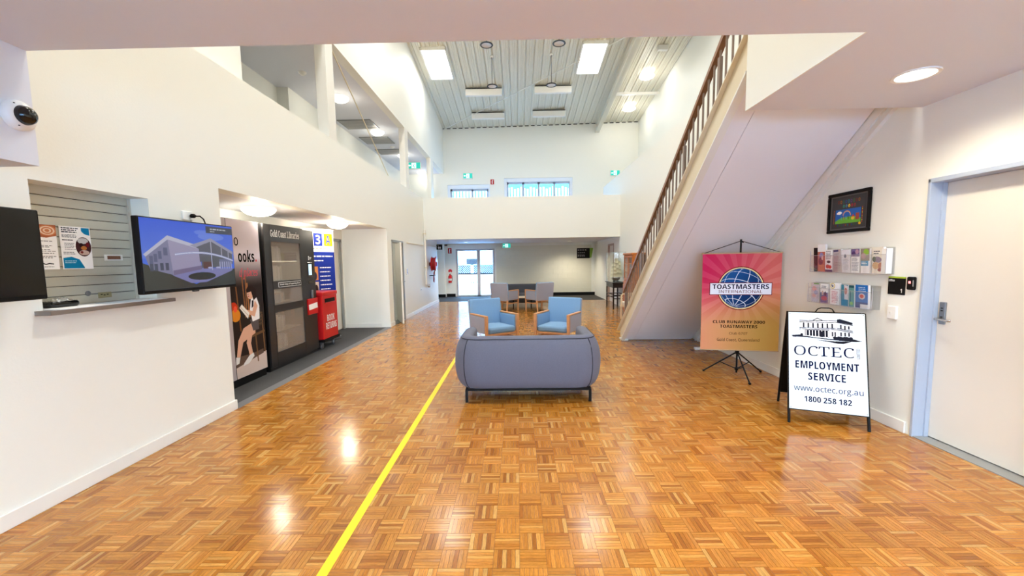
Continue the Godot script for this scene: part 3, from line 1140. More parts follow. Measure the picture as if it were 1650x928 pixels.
func downlight(at: Vector3, r: float, e: float, ang: float, label: String, group: String) -> void:
	var o := thing("downlight", label, "downlight", at, 0, group)
	B()
	lathe([Vector2(r * 0.84, 0.01), Vector2(r * 0.84, -0.006), Vector2(r, -0.008), Vector2(r * 1.02, 0.0)], 28)
	out("trim_ring", M.white_plastic, o)
	B()
	lathe([Vector2(0.0, -0.003), Vector2(r * 0.85, -0.003)], 28)
	out("lens_light", glow("downlight_glow", Color(1, 0.98, 0.94), 3.0), o)
	var l := SpotLight3D.new()
	l.name = "beam"
	l.light_energy = e
	l.light_color = Color(1, 0.95, 0.86)
	l.spot_range = 30.0
	l.spot_attenuation = 2.0
	l.spot_angle = ang
	l.spot_angle_attenuation = 0.8
	l.light_size = r * 0.7
	l.shadow_enabled = true
	l.rotation_degrees.x = -90
	l.position = Vector3(0, -0.02, 0)
	o.add_child(l)

func lamps() -> void:
	var cz := [-9.46, -11.9, -14.5, -17.2]
	var cn := ["first from the viewer", "second from the viewer", "third from the viewer", "farthest, beside the exit sign"]
	for k in 4:
		oyster(Vector3(-3.77, 5.06, cz[k]), 0.18, 0.12, "round glowing lamp on the upper left corridor ceiling, %s" % cn[k], "corridor ceiling lamps")
	oyster(Vector3(-3.45, 2.257, -5.72), 0.21, 0.4, "round glowing lamp on the niche ceiling above the book dispenser", "niche ceiling lamps", Color(1, 0.95, 0.86))
	oyster(Vector3(-3.36, 2.257, -8.0), 0.19, 0.4, "round glowing lamp on the niche ceiling above the pull-up banner", "niche ceiling lamps", Color(1, 0.95, 0.86))
	oyster(Vector3(-3.55, 2.03, -10.35), 0.14, 0.06, "round glowing lamp in the side room glimpsed through the ajar door", "")
	var rz := [[-14.15, "near"], [-16.3, "far"]]
	for q in rz:
		oyster(Vector3(4.18, roof(4.18, q[0]) - 0.09, q[0]), 0.24, 0.32, "%s round glowing lamp under the roof beside the high right wall" % q[1], "round roof lamps", Color(1, 0.98, 0.94), 2.0)
	var eb := thing("emergency_light_box", "small white box fitting under the roof on the right, above the round lamps", "fitting", Vector3(4.22, roof(4.2, -12.8) - 0.14, -12.8))
	B()
	mm(-0.15, 0.15, 0, 0.14, -0.06, 0.06, 0.01)
	out("body", M.white_plastic, eb)
	downlight(Vector3(2.62, 2.67, -2.94), 0.125, 1.6, 76, "round recessed downlight in the low ceiling before the white door", "")
	var k := 0
	for z in [-0.4, 1.8]:
		for x in [0.4, 2.5]:
			downlight(Vector3(x, 2.67, z), 0.125, 2.7, 84, "recessed downlight overhead behind the viewer, %s of the entrance ceiling" % ["front middle", "front right", "rear middle", "rear right"][k], "entrance downlights overhead")
			k += 1
	downlight(Vector3(-2.0, 2.23, -16.6), 0.09, 3.2, 70, "small downlight in the lobby soffit over the glass door side", "lobby downlights")
	downlight(Vector3(2.05, 2.23, -16.9), 0.09, 3.2, 70, "small downlight in the lobby soffit over the right-hand block wall", "lobby downlights")

# ---------------------------------------------------------------- left wall: hatch, screens
func tv_picture() -> Material:
	var i := canvas(384, 216, c8(70, 110, 225))
	for y in 120:
		var t := y / 120.0
		rct(i, 0, y / 216.0, 1, (y + 1) / 216.0, Color(0.22 + 0.16 * t, 0.38 + 0.12 * t, 0.88))
	ell(i, 0.72, 0.2, 0.16, 0.06, c8(105, 135, 228))
	ell(i, 0.62, 0.14, 0.1, 0.04, c8(100, 130, 228))
	# lawn and path
	poly(i, [Vector2(0, 0.62), Vector2(0.1, 0.68), Vector2(0.3, 0.82), Vector2(0.5, 0.95), Vector2(1, 0.72), Vector2(1, 1), Vector2(0, 1)], c8(58, 62, 60))
	poly(i, [Vector2(0.26, 0.8), Vector2(0.6, 0.7), Vector2(0.98, 0.72), Vector2(0.96, 0.76), Vector2(0.62, 0.93), Vector2(0.45, 0.93)], c8(128, 128, 178))
	ell(i, 0.58, 0.83, 0.16, 0.06, c8(48, 52, 46))
	# left wing of the building
	poly(i, [Vector2(0.02, 0.5), Vector2(0.24, 0.27), Vector2(0.28, 0.8), Vector2(0.06, 0.7)], c8(128, 128, 160))
	poly(i, [Vector2(0.24, 0.27), Vector2(0.56, 0.38), Vector2(0.58, 0.72), Vector2(0.27, 0.8)], c8(158, 152, 182))
	poly(i, [Vector2(0.01, 0.5), Vector2(0.24, 0.22), Vector2(0.56, 0.35), Vector2(0.56, 0.4), Vector2(0.24, 0.28), Vector2(0.03, 0.53)], c8(190, 190, 210))
	poly(i, [Vector2(0.27, 0.73), Vector2(0.58, 0.66), Vector2(0.58, 0.72), Vector2(0.27, 0.8)], c8(118, 108, 140))
	for q in [[0.06, 0.52, 0.03], [0.1, 0.49, 0.03], [0.14, 0.45, 0.03], [0.19, 0.4, 0.04]]:
		rct(i, q[0], q[1], q[0] + q[2], q[1] + 0.11, c8(92, 98, 130))
	for q in [[0.06, 0.63, 0.03], [0.1, 0.63, 0.03], [0.15, 0.62, 0.03], [0.2, 0.62, 0.03]]:
		rct(i, q[0], q[1], q[0] + q[2], q[1] + 0.1, c8(72, 78, 100))
	# right wing: big roof on posts, glazed front
	poly(i, [Vector2(0.5, 0.36), Vector2(0.7, 0.26), Vector2(0.98, 0.47), Vector2(0.98, 0.64), Vector2(0.56, 0.6), Vector2(0.56, 0.4)], c8(96, 98, 112))
	poly(i, [Vector2(0.46, 0.35), Vector2(0.71, 0.22), Vector2(0.99, 0.43), Vector2(0.99, 0.48), Vector2(0.71, 0.27), Vector2(0.52, 0.38)], c8(152, 152, 176))
	for q in [[0.7, 0.26, 0.56], [0.83, 0.37, 0.58], [0.92, 0.43, 0.6]]:
		rct(i, q[0], q[1], q[0] + 0.014, q[2], c8(160, 160, 180))
	rct(i, 0.58, 0.52, 0.86, 0.7, c8(92, 96, 104))
	rct(i, 0.6, 0.6, 0.7, 0.71, c8(96, 66, 62))
	rct(i, 0.8, 0.56, 0.96, 0.7, c8(112, 116, 148))
	for k in 6:
		rct(i, 0.8 + k * 0.03, 0.6, 0.812 + k * 0.03, 0.72, c8(170, 172, 205))
	# curved entrance canopy
	var arc := []
	for k in 21:
		var t := k / 20.0
		arc.append(Vector2(0.3 + 0.68 * t, 0.52 - 0.08 * sin(PI * (t * 0.75 + 0.1)) + 0.1 * t * t))
	stroke(i, arc, 0.035, c8(150, 158, 200))
	stroke(i, arc, 0.012, c8(215, 218, 240))
	rct(i, 0.7, 0.48, 0.71, 0.74, c8(170, 172, 205))
	ell(i, 0.68, 0.7, 0.03, 0.015, c8(175, 175, 215))
	ell(i, 0.78, 0.7, 0.03, 0.015, c8(175, 175, 215))
	# notice strip with unreadable lines
	rct(i, 0.66, 0.03, 1.0, 0.14, c8(70, 76, 92))
	text_lines(i, 0.71, 0.98, 0.06, 0.1, 1, c8(190, 195, 205), 4)
	text_lines(i, 0.71, 0.78, 0.1, 0.13, 1, c8(190, 195, 205), 9)
	i.generate_mipmaps()
	var t2 := ImageTexture.create_from_image(i)
	return mt("screen_picture", Color(0.02, 0.02, 0.02), 0.12, 0.0, {"emission_enabled": true, "emission_texture": t2, "emission_operator": BaseMaterial3D.EMISSION_OP_MULTIPLY, "emission": Color.WHITE, "emission_energy_multiplier": 0.5})

func tv(at: Vector3, w: float, h: float, label: String, m: Material) -> void:
	var o := thing("television_screen", label, "television", at, 90, "wall televisions")
	B()
	mm(-w / 2, w / 2, -h / 2, h / 2, -0.05, 0.0, 0.006)
	mm(-w * 0.3, w * 0.3, -h * 0.35, h * 0.3, -0.085, -0.05, 0.01)
	out("casing", M.black, o)
	B()
	mm(-0.2, 0.2, -0.15, 0.15, -0.205, -0.185)
	mm(-0.03, 0.03, -0.08, 0.08, -0.19, -0.08)
	out("wall_bracket", M.charcoal, o)
	sheet("screen", o, w - 0.022, h - 0.034, Vector3(0, 0.008, 0.0015), m)
	B()
	mm(-0.03, 0.03, -h / 2 - 0.012, -h / 2 + 0.002, -0.02, 0.002, 0.003)
	out("sensor_tab", M.charcoal, o)

func left_side() -> void:
	tv(Vector3(-2.75, 1.5765, -3.592), 1.03, 0.578, "wall television showing a blue-sky picture of a white building", tv_picture())
	tv(Vector3(-2.75, 1.572, -2.0), 0.885, 0.51, "black switched-off wall television left of the roller shutter", M.black_gloss)
	# roller shutter in the hatch
	var sh := thing("roller_shutter", "closed beige aluminium roller shutter of the serving hatch behind the notices", "shutter", Vector3(-3.13, 1.232, -3.0), 90)
	var sm_: Material = mt("shutter_metal", c8(206, 204, 190), 0.4, 0.25)
	for k in 12:
		B()
		bx(Vector3(0.0, 0.034 + k * 0.0675, 0.0), Vector3(0.86, 0.0635, 0.016), 0.0035)
		out("slat", sm_, sh)
	B()
	mm(-0.43, 0.43, 0, 0.81, -0.014, -0.004)
	out("backing", M.black, sh)
	for q in [[-0.45, -0.425], [0.415, 0.44]]:
		B()
		mm(q[0], q[1], 0, 0.815, -0.02, 0.025)
		out("guide_rail", mt("guide_beige", c8(206, 200, 186), 0.4), sh)
	B()
	mm(-0.45, 0.45, -0.01, 0.0, -0.02, 0.02)
	out("bottom_seal", M.black, sh)
	B()
	X = Transform3D(Basis.from_euler(Vector3(PI / 2, 0, 0)), Vector3(0.03, 0.075, 0.01))
	lathe([Vector2(0.018, -0.004), Vector2(0.018, 0.006), Vector2(0.014, 0.009), Vector2(0.0, 0.009)], 16)
	out("lock", M.steel_satin, sh)
	B()
	bx(Vector3(0.155, 0.055, 0.011), Vector3(0.105, 0.042, 0.004), 0.002)
	out("name_plate", mt("plate_tan", c8(170, 160, 120), 0.35, 0.4), sh)
	B()
	for q in [[0.128, 0.06], [0.15, 0.055], [0.175, 0.058]]:
		bx(Vector3(q[0], q[1], 0.0135), Vector3(0.014, 0.006, 0.001))
	out("plate_engraving", M.ink, sh)
	B()
	bx(Vector3(0.255, 0.335, 0.011), Vector3(0.15, 0.045, 0.005), 0.002)
	out("slot_frame", M.white_plastic, sh)
	B()
	bx(Vector3(0.255, 0.335, 0.0145), Vector3(0.105, 0.026, 0.003))
	out("letter_slot", mt("slot_brown", c8(120, 78, 56), 0.5), sh)
	# notices taped to the shutter
	var a := canvas(160, 220, Color.WHITE)
	var teal := c8(20, 130, 180)
	rct(a, 0.7, 0.02, 0.97, 0.1, teal)
	ell(a, 0.97, 0.06, 0.27, 0.13, teal, PI / 2, PI)
	poly(a, [Vector2(0.7, 0.02), Vector2(0.97, 0.02), Vector2(0.97, 0.19), Vector2(0.85, 0.18), Vector2(0.74, 0.11)], teal)
	text_lines(a, 0.06, 0.66, 0.03, 0.17, 3, c8(30, 40, 60), 1)
	text_lines(a, 0.06, 0.6, 0.19, 0.27, 3, c8(90, 95, 110), 2)
	text_lines(a, 0.06, 0.45, 0.31, 0.36, 1, c8(50, 55, 70), 3)
	text_lines(a, 0.12, 0.48, 0.39, 0.56, 5, c8(110, 110, 120), 5)
	text_lines(a, 0.06, 0.5, 0.6, 0.67, 2, c8(100, 100, 110), 6)
	ell(a, 0.73, 0.47, 0.26, 0.23, c8(70, 40, 44))
	ell(a, 0.72, 0.33, 0.18, 0.07, c8(205, 205, 205))
	ell(a, 0.66, 0.43, 0.07, 0.05, c8(44, 22, 26))
	ell(a, 0.87, 0.42, 0.06, 0.06, c8(110, 30, 38))
	ell(a, 0.74, 0.5, 0.1, 0.05, c8(190, 120, 60))
	ell(a, 0.74, 0.61, 0.17, 0.06, c8(200, 175, 165))
	ell(a, 0.66, 0.6, 0.05, 0.03, c8(120, 50, 50))
	poly(a, [Vector2(0.04, 0.74), Vector2(0.3, 0.71), Vector2(0.55, 0.77), Vector2(0.7, 0.96), Vector2(0.7, 0.98), Vector2(0.04, 0.98)], teal)
	text_lines(a, 0.08, 0.5, 0.8, 0.88, 2, c8(200, 230, 245), 8)
	var n1 := thing("notice", "white notice with teal corner shapes and a round photo taped to the shutter", "notice", Vector3(-3.118, 1.485, -2.985), 90)
	B()
	mm(-0.105, 0.105, 0, 0.297, -0.001, 0)
	out("sheet", M.white_ink, n1)
	sheet("print", n1, 0.21, 0.297, Vector3(0, 0.1485, 0.0008), printed("notice_a", a))
	B()
	for q in [[-0.1, 0.285], [-0.1, 0.15], [0.1, 0.285], [-0.1, 0.012]]:
		bx(Vector3(q[0], q[1], 0.001), Vector3(0.03, 0.012, 0.0006))
	out("tape", M.acrylic, n1)
	var b := canvas(160, 220, Color.WHITE)
	poly(b, [Vector2(0, 0), Vector2(1, 0), Vector2(1, 0.24), Vector2(0.7, 0.29), Vector2(0.35, 0.27), Vector2(0, 0.25)], c8(172, 98, 66))
	for k in 5:
		ell(b, 0.74, 0.13, 0.27 - k * 0.05, 0.12 - k * 0.022, c8(206, 128, 84) if k % 2 == 0 else c8(240, 214, 190))
	rct(b, 0.0, 0.0, 0.34, 0.22, c8(104, 70, 52))
	ell(b, 0.3, 0.16, 0.16, 0.08, c8(190, 150, 90))
	for q in [[0.36, 1], [0.46, 2], [0.55, 2], [0.63, 1], [0.7, 2]]:
		text_lines(b, 0.2, 0.95, q[0], q[0] + 0.03 * q[1], q[1], c8(90, 90, 96), 20 + int(q[0] * 100))
	stroke(b, [Vector2(0.45, 0.88), Vector2(0.52, 0.86), Vector2(0.6, 0.885), Vector2(0.7, 0.865), Vector2(0.82, 0.875)], 0.022, c8(40, 40, 44))
	text_lines(b, 0.55, 0.9, 0.93, 0.96, 1, c8(120, 120, 120), 33)
	var n2 := thing("notice", "white notice headed by an orange coffee photo, taped beside the dark television", "notice", Vector3(-3.118, 1.485, -2.755), 90)
	B()
	mm(-0.105, 0.105, 0, 0.297, -0.001, 0)
	out("sheet", M.white_ink, n2)
	sheet("print", n2, 0.21, 0.297, Vector3(0, 0.1485, 0.0008), printed("notice_b", b))
	# counter shelf through the hatch
	var cs := thing("counter_shelf", "grey-edged counter shelf under the roller shutter", "shelf", Vector3(-2.96, 1.204, -3.0))
	B()
	mm(-0.195, 0.0, 0, 0.028, -0.425, 0.405)
	mm(0.0, 0.103, 0, 0.028, -0.49, 0.46)
	out("board", mt("shelf_grey", c8(124, 112, 102), 0.5), cs)
	B()
	mm(-0.195, 0.1, 0.028, 0.03, -0.425, 0.405)
	out("worktop", mt("shelf_top", c8(222, 224, 228), 0.3), cs)
	var ph := thing("paper", "white sheet lying flat on the counter shelf, near its left end", "paper", Vector3(-2.95, 1.2342, -2.78), 8)
	B()
	mm(-0.09, 0.07, 0, 0.001, -0.15, 0.14)
	out("sheet", M.white_ink, ph)
	var p2 := thing("paper", "pale blue-grey leaflet lying on the counter shelf below the lock", "paper", Vector3(-2.98, 1.2342, -3.12), -6)
	B()
	mm(-0.07, 0.06, 0, 0.0015, -0.11, 0.11)
	out("sheet", mt("leaflet_blue", c8(186, 202, 216), 0.3), p2)
	var tr := thing("tray", "low black tray holding a crumpled silver packet on the counter shelf", "tray", Vector3(-3.06, 1.234, -2.785))
	B()
	var P := []
	for k in 5:
		var sc := [0.86, 1.0, 1.0, 0.9, 0.78]
		var yy := [0.0, 0.012, 0.03, 0.042, 0.042]
		var row := []
		for j in 24:
			var t := TAU * j / 24
			var cx := signf(cos(t)) * pow(absf(cos(t)), 0.5)
			var cz := signf(sin(t)) * pow(absf(sin(t)), 0.5)
			row.append(Vector3(cx * 0.05 * sc[k], yy[k], cz * 0.095 * sc[k]))
		P.append(row)
	grid(P, false, true, -1.0)
	out("shell", M.black_gloss, tr)
	B()
	P = []
	for k in 9:
		var row := []
		for j in 13:
			var u := -1.0 + k / 4.0
			var w := -1.0 + j / 6.0
			row.append(Vector3(u * 0.038, 0.036 + 0.026 * (1 - u * u) * (1 - w * w) + rng.randf_range(-0.006, 0.008), w * 0.075))
		P.append(row)
	grid(P, false, false, -1.0)
	out("packet", mt("foil", c8(196, 196, 192), 0.22, 0.6), tr)
	# power point with plug and lead above the television
	var po := thing("power_outlet", "white power outlet with a black plug above the lit television", "outlet", Vector3(XL, 1.9, -3.82), 90)
	B()
	mm(-0.06, 0.06, 0, 0.08, 0, 0.014, 0.004)
	out("plate", M.white_plastic, po)
	B()
	bx(Vector3(0.03, 0.042, 0.035), Vector3(0.045, 0.035, 0.045), 0.012)
	tube([Vector3(0.045, 0.042, 0.045), Vector3(0.08, 0.045, 0.06), Vector3(0.11, 0.02, 0.07), Vector3(0.12, -0.03, 0.08), Vector3(0.12, -0.09, 0.1)], 0.006, 6)
	out("plug", M.black, po)
	# dome camera on the bulkhead
	var dc := thing("dome_camera", "white wall camera with a black glass dome on the near left bulkhead", "camera", Vector3(-2.65, 2.305, -2.305), 90)
	B()
	X = Transform3D(Basis.from_euler(Vector3(PI / 2, 0, 0)), Vector3.ZERO)
	lathe([Vector2(0.078, 0.0), Vector2(0.078, 0.02), Vector2(0.06, 0.038), Vector2(0.05, 0.042), Vector2(0.05, 0.03)], 28)
	out("housing", M.white_plastic, dc)
	B()
	X = Transform3D(Basis.from_euler(Vector3(PI / 2, 0, 0)), Vector3.ZERO)
	lathe([Vector2(0.05, 0.035), Vector2(0.049, 0.05), Vector2(0.043, 0.068), Vector2(0.03, 0.082), Vector2(0.015, 0.089), Vector2(0.0, 0.09)], 28)
	out("dome", mt("dome_glass", c8(14, 14, 14), 0.05), dc)
	B()
	for t in 3:
		bx(Vector3(0.064 * cos(t * TAU / 3 + 2.2), 0.064 * sin(t * TAU / 3 + 2.2), 0.036), Vector3(0.009, 0.006, 0.006), 0.002)
	out("screw", M.charcoal, dc)

# ---------------------------------------------------------------- kiosk niche
func panel_picture() -> Material:
	var w := 256
	var h := 704
	var i := canvas(w, h, c8(216, 206, 214))
	for y in h:
		var t := clampf((y / float(h) - 0.24) / 0.18, 0, 1)
		rct(i, 0, float(y) / h, 1, (y + 1.0) / h, c8(214, 204, 212).lerp(c8(44, 36, 34), t))
	# room: easel timbers, dark chairs, pale floor
	for q in [[0.36, 0.5], [0.47, 0.53]]:
		stroke(i, [Vector2(q[0], 0.36), Vector2(q[1] - 0.1, 0.62)], 0.012, c8(150, 98, 60))
	stroke(i, [Vector2(0.5, 0.4), Vector2(0.52, 0.62)], 0.018, c8(164, 108, 66))
	stroke(i, [Vector2(0.16, 0.42), Vector2(0.22, 0.7)], 0.014, c8(130, 84, 50))
	ell(i, 0.05, 0.55, 0.12, 0.035, c8(206, 60, 30))
	ell(i, 0.1, 0.6, 0.14, 0.04, c8(226, 140, 40))
	ell(i, 0.1, 0.56, 0.05, 0.02, c8(240, 90, 60))
	poly(i, [Vector2(0, 0.92), Vector2(1, 0.88), Vector2(1, 1), Vector2(0, 1)], c8(220, 200, 190))
	poly(i, [Vector2(0.0, 0.86), Vector2(0.5, 0.87), Vector2(0.9, 0.86), Vector2(0.9, 0.89), Vector2(0, 0.93)], c8(104, 82, 72))
	# chair
	for q in [[Vector2(0.66, 0.7), Vector2(0.7, 0.93)], [Vector2(0.92, 0.62), Vector2(0.95, 0.88)], [Vector2(0.44, 0.76), Vector2(0.42, 0.9)]]:
		stroke(i, q, 0.014, c8(122, 88, 60))
	stroke(i, [Vector2(0.4, 0.76), Vector2(0.96, 0.74)], 0.018, c8(110, 80, 56))
	rct(i, 0.68, 0.6, 0.92, 0.7, c8(60, 52, 46))
	for k in 4:
		stroke(i, [Vector2(0.68, 0.615 + k * 0.024), Vector2(0.94, 0.61 + k * 0.024)], 0.008, c8(92, 70, 54))
	# seated reader: legs, shorts, blouse, arms, head, hair, book
	var skin := c8(226, 176, 150)
	poly(i, [Vector2(0.66, 0.66), Vector2(0.3, 0.69), Vector2(0.12, 0.76), Vector2(0.04, 0.86), Vector2(0.14, 0.87), Vector2(0.26, 0.78), Vector2(0.66, 0.74)], skin)
	poly(i, [Vector2(0.46, 0.71), Vector2(0.6, 0.7), Vector2(0.5, 0.8), Vector2(0.54, 0.87), Vector2(0.44, 0.88), Vector2(0.36, 0.79)], skin)
	poly(i, [Vector2(0.42, 0.875), Vector2(0.56, 0.865), Vector2(0.58, 0.89), Vector2(0.4, 0.925), Vector2(0.22, 0.93), Vector2(0.24, 0.915)], c8(240, 238, 236))
	poly(i, [Vector2(0.02, 0.86), Vector2(0.14, 0.87), Vector2(0.1, 0.905), Vector2(0.0, 0.91)], c8(238, 236, 234))
	poly(i, [Vector2(0.52, 0.645), Vector2(0.8, 0.62), Vector2(0.8, 0.72), Vector2(0.6, 0.72)], c8(92, 84, 86))
	poly(i, [Vector2(0.6, 0.5), Vector2(0.78, 0.5), Vector2(0.86, 0.56), Vector2(0.84, 0.65), Vector2(0.6, 0.66), Vector2(0.54, 0.58)], c8(246, 244, 246))
	poly(i, [Vector2(0.72, 0.52), Vector2(0.8, 0.56), Vector2(0.68, 0.63), Vector2(0.44, 0.6), Vector2(0.44, 0.575), Vector2(0.62, 0.59)], skin)
	ell(i, 0.58, 0.475, 0.1, 0.035, skin)
	poly(i, [Vector2(0.46, 0.45), Vector2(0.52, 0.425), Vector2(0.66, 0.42), Vector2(0.78, 0.45), Vector2(0.8, 0.5), Vector2(0.68, 0.52), Vector2(0.62, 0.46), Vector2(0.48, 0.465)], c8(40, 26, 24))
	rct(i, 0.5, 0.475, 0.54, 0.478, c8(60, 36, 30))
	ell(i, 0.53, 0.49, 0.02, 0.004, c8(180, 90, 84))
	poly(i, [Vector2(0.62, 0.52), Vector2(0.68, 0.52), Vector2(0.66, 0.56), Vector2(0.6, 0.57)], c8(44, 42, 52))
	poly(i, [Vector2(0.22, 0.555), Vector2(0.3, 0.535), Vector2(0.52, 0.6), Vector2(0.46, 0.635)], c8(244, 240, 236))
	stroke(i, [Vector2(0.25, 0.55), Vector2(0.48, 0.615)], 0.004, c8(190, 180, 174))
	return printed("dispenser_poster", i, 0.35)

func niche() -> void:
	# alcove shell: ceiling, back wall, carpeted floor
	B()
	mm(-4.15, XL - 0.2, 2.257, 2.45, -4.2, -9.9)
	mm(-4.6, XL - 0.2, 2.03, 2.4, -9.9, -11.4)
	struct("ceiling_niche", M.soffit_paint, "white ceiling of the kiosk niche", "ceiling")
	B()
	mm(-4.15, -3.99, 0, 2.26, -4.1, -8.78)
	mm(-4.15, -3.99, 2.03, 2.26, -8.78, -9.6)
	mm(-4.15, -3.99, 0, 2.26, -9.6, -9.72)
	struct("wall_niche_back", M.plaster, "cream back wall of the kiosk niche above the machines", "wall")
	B()
	mm(-4.15, XL - 0.2, 0, 2.26, -4.1, -4.26)
	struct("wall_niche_near", M.plaster, "near return wall of the kiosk niche behind the poster cabinet", "wall")
	B()
	mm(-4.15, XL - 0.2, 0, 2.26, -9.7, -9.9)
	struct("wall_niche_end", M.plaster, "cream end wall of the kiosk niche facing the viewer", "wall")
	B()
	mm(-4.6, -4.4, 0, 2.1, -9.9, -11.4)
	mm(-4.4, XL - 0.2, 0, 2.1, -11.3, -11.4)
	mm(-4.4, -4.15, 0, 2.1, -9.6, -9.9)
	mm(-4.4, XL - 0.2, -0.03, 0.0, -9.9, -11.3)
	struct("wall_side_room", M.plaster, "pale walls of the side room behind the ajar door", "wall")
	B()
	mm(-3.99, XL - 0.2, 0, 0.1, -9.682, -9.7, 0.003)
	struct("baseboard_niche", M.trim_white, "white skirting at the far end of the kiosk niche", "skirting")
	B()
	mm(-3.99, XL - 0.1, -0.025, 0.001, -4.26, -9.7)
	struct("floor_niche", M.carpet, "charcoal carpet in the kiosk niche", "floor")
	B()
	mm(XL - 0.1, XL + 0.02, -0.02, 0.003, -4.28, -9.7, 0.002)
	struct("trim_1", M.carpet_edge, "grey vinyl edging between carpet and parquet", "edging")
	# door at the back of the niche
	B()
	mm(-4.0, -3.97, 0, 2.03, -9.53, -9.6, 0.003)
	mm(-4.0, -3.97, 0, 2.03, -8.78, -8.85, 0.003)
	mm(-4.0, -3.97, 1.97, 2.03, -8.78, -9.6, 0.003)
	var d2 := struct("door_2", M.frame_grey, "white door with grey frame at the back of the kiosk niche", "door")
	B()
	mm(-4.06, -4.02, 0.01, 1.97, -8.85, -9.53, 0.002)
	out("leaf", M.door_white, d2)
	# side door further along the left wall, left ajar
	B()
	mm(XL - 0.16, XL + 0.012, 0, 2.03, -10.97, -11.02, 0.003)
	mm(XL - 0.16, XL + 0.012, 0, 2.03, -10.02, -10.07, 0.003)
	mm(XL - 0.16, XL + 0.012, 1.98, 2.03, -10.02, -11.02, 0.003)
	var d3 := struct("door_3", M.frame_grey, "half-open narrow doorway in the left wall before the hose reel", "door")
	B()
	X = Transform3D(Basis.from_euler(Vector3(0, deg_to_rad(24), 0)), Vector3(XL - 0.15, 0, -10.95))
	mm(-0.04, 0.0, 0.01, 1.97, 0.0, 0.84, 0.003)
	out("leaf", M.door_white, d3)
	B()
	X = Transform3D(Basis.from_euler(Vector3(0, deg_to_rad(24), 0)), Vector3(XL - 0.15, 0, -10.95))
	bx(Vector3(0.008, 1.02, 0.77), Vector3(0.014, 0.2, 0.05), 0.004)
	tube([Vector3(0.015, 1.03, 0.77), Vector3(0.06, 1.03, 0.77), Vector3(0.06, 1.03, 0.66)], 0.01, 8)
	out("handle", M.steel_satin, d3)
	B()
	mm(XL - 0.2, XL + 0.02, -0.02, 0.006, -10.07, -10.97)
	out("threshold", M.steel_satin, d3)
	# poster panel
	var pp := thing("poster_cabinet", "tall display panel picturing a seated woman reading, left of the book dispenser", "panel", Vector3(-3.43, 0, -5.32), 90)
	B()
	mm(-0.47, 0.325, 0.1, 2.05, -0.45, 0.0, 0.004)
	out("cabinet", mt("panel_grey", c8(60, 56, 58), 0.5), pp)
	B()
	mm(-0.46, 0.32, 0, 0.1, -0.44, -0.02)
	out("plinth", M.black, pp)
	sheet("print", pp, 0.63, 1.94, Vector3(0.0, 1.075, 0.0015), panel_picture())
	B()
	mm(-0.41, -0.322, 0.105, 2.045, -0.001, 0.004)
	out("side_strip", mt("strip_mauve", c8(190, 182, 188), 0.4), pp)
	B()
	mm(-0.321, -0.315, 0.105, 2.045, -0.001, 0.005)
	out("joint", M.black, pp)
	letters(pp, "o", "Droid Sans", false, 0.075, 0.1, Vector3(-0.15, 1.78, 0.003), M.ink)
	letters(pp, "ooks", "Droid Sans", true, 0.32, 0.15, Vector3(0.03, 1.605, 0.003), M.ink)
	letters(pp, ".", "Droid Sans", true, 0.03, 0.03, Vector3(0.225, 1.548, 0.003), M.red_paint)
	letters(pp, "d places", "Droid Serif", false, 0.37, 0.14, Vector3(0.055, 1.385, 0.003), mt("script_red", c8(226, 60, 84), 0.5), Vector3.ZERO, "lettering", 0.25)
	# book dispenser
	var bd := thing("book_dispenser", "tall black library book dispenser with three lit glass windows", "vending machine", Vector3(-3.43, 0, -6.47), 90)
	var cab: Material = mt("machine_black", c8(34, 32, 33), 0.35)
	# local: x from -0.72 (near) to +0.34 main body, column to +0.71
	var gx0 := -0.57
	var gx1 := 0.235
	var wins := [[1.25, 1.82], [0.915, 1.15], [0.24, 0.82]]
	B()
	mm(-0.72, gx0, 0.05, 2.05, -0.55, 0.0, 0.006)
	mm(gx1, 0.34, 0.05, 2.05, -0.55, 0.0, 0.006)
	mm(gx0, gx1, 1.82, 2.05, -0.55, 0.0)
	mm(gx0, gx1, 1.15, 1.25, -0.55, 0.0)
	mm(gx0, gx1, 0.82, 0.915, -0.55, 0.0)
	mm(gx0, gx1, 0.05, 0.24, -0.55, 0.0)
	mm(-0.7, 0.7, 0, 0.05, -0.53, -0.03)
	out("cabinet", cab, bd)
	B()
	mm(gx0, gx1, 0.2, 1.9, -0.55, -0.53)
	mm(gx0, gx1, 1.52, 1.53, -0.53, -0.06)
	mm(gx0, gx1, 0.52, 0.53, -0.53, -0.06)
	out("shelves", mt("machine_inside", c8(205, 196, 184), 0.5), bd)
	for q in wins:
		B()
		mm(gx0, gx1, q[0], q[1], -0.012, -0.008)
		out("window_pane", glassy("dispenser_glass_veil", c8(180, 170, 158), 0.42), bd)  # taupe veil paints the reflected opposite wall into the glass colour
		B()
		for sx in [gx0, gx1]:
			mm(sx - 0.006, sx + 0.006, q[0], q[1], -0.004, 0.004)
		mm(gx0, gx1, q[0] - 0.006, q[0] + 0.006, -0.004, 0.004)
		mm(gx0, gx1, q[1] - 0.006, q[1] + 0.006, -0.004, 0.004)
		out("window_rim", M.charcoal, bd)
	B()
	for k in 26:
		mm(gx0 + 0.03 + k * 0.029, gx0 + 0.045 + k * 0.029, 1.534, 1.541, -0.06, -0.05)
	out("led_strip_light", glow("led_warm", c8(255, 240, 200), 2.0), bd)
	B()
	mm(0.345, 0.71, 0.05, 2.04, -0.55, -0.012, 0.006)
	out("control_column", cab, bd)
	B()
	mm(0.46, 0.62, 1.28, 1.52, -0.013, -0.004, 0.004)
	out("screen_bezel", M.black_gloss, bd)
	B()
	mm(0.475, 0.575, 1.31, 1.49, -0.005, -0.001)
	out("touch_screen", glow("touch_glow", c8(120, 190, 225), 0.7), bd)
	B()
	mm(0.47, 0.61, 1.17, 1.21, -0.013, -0.006, 0.003)
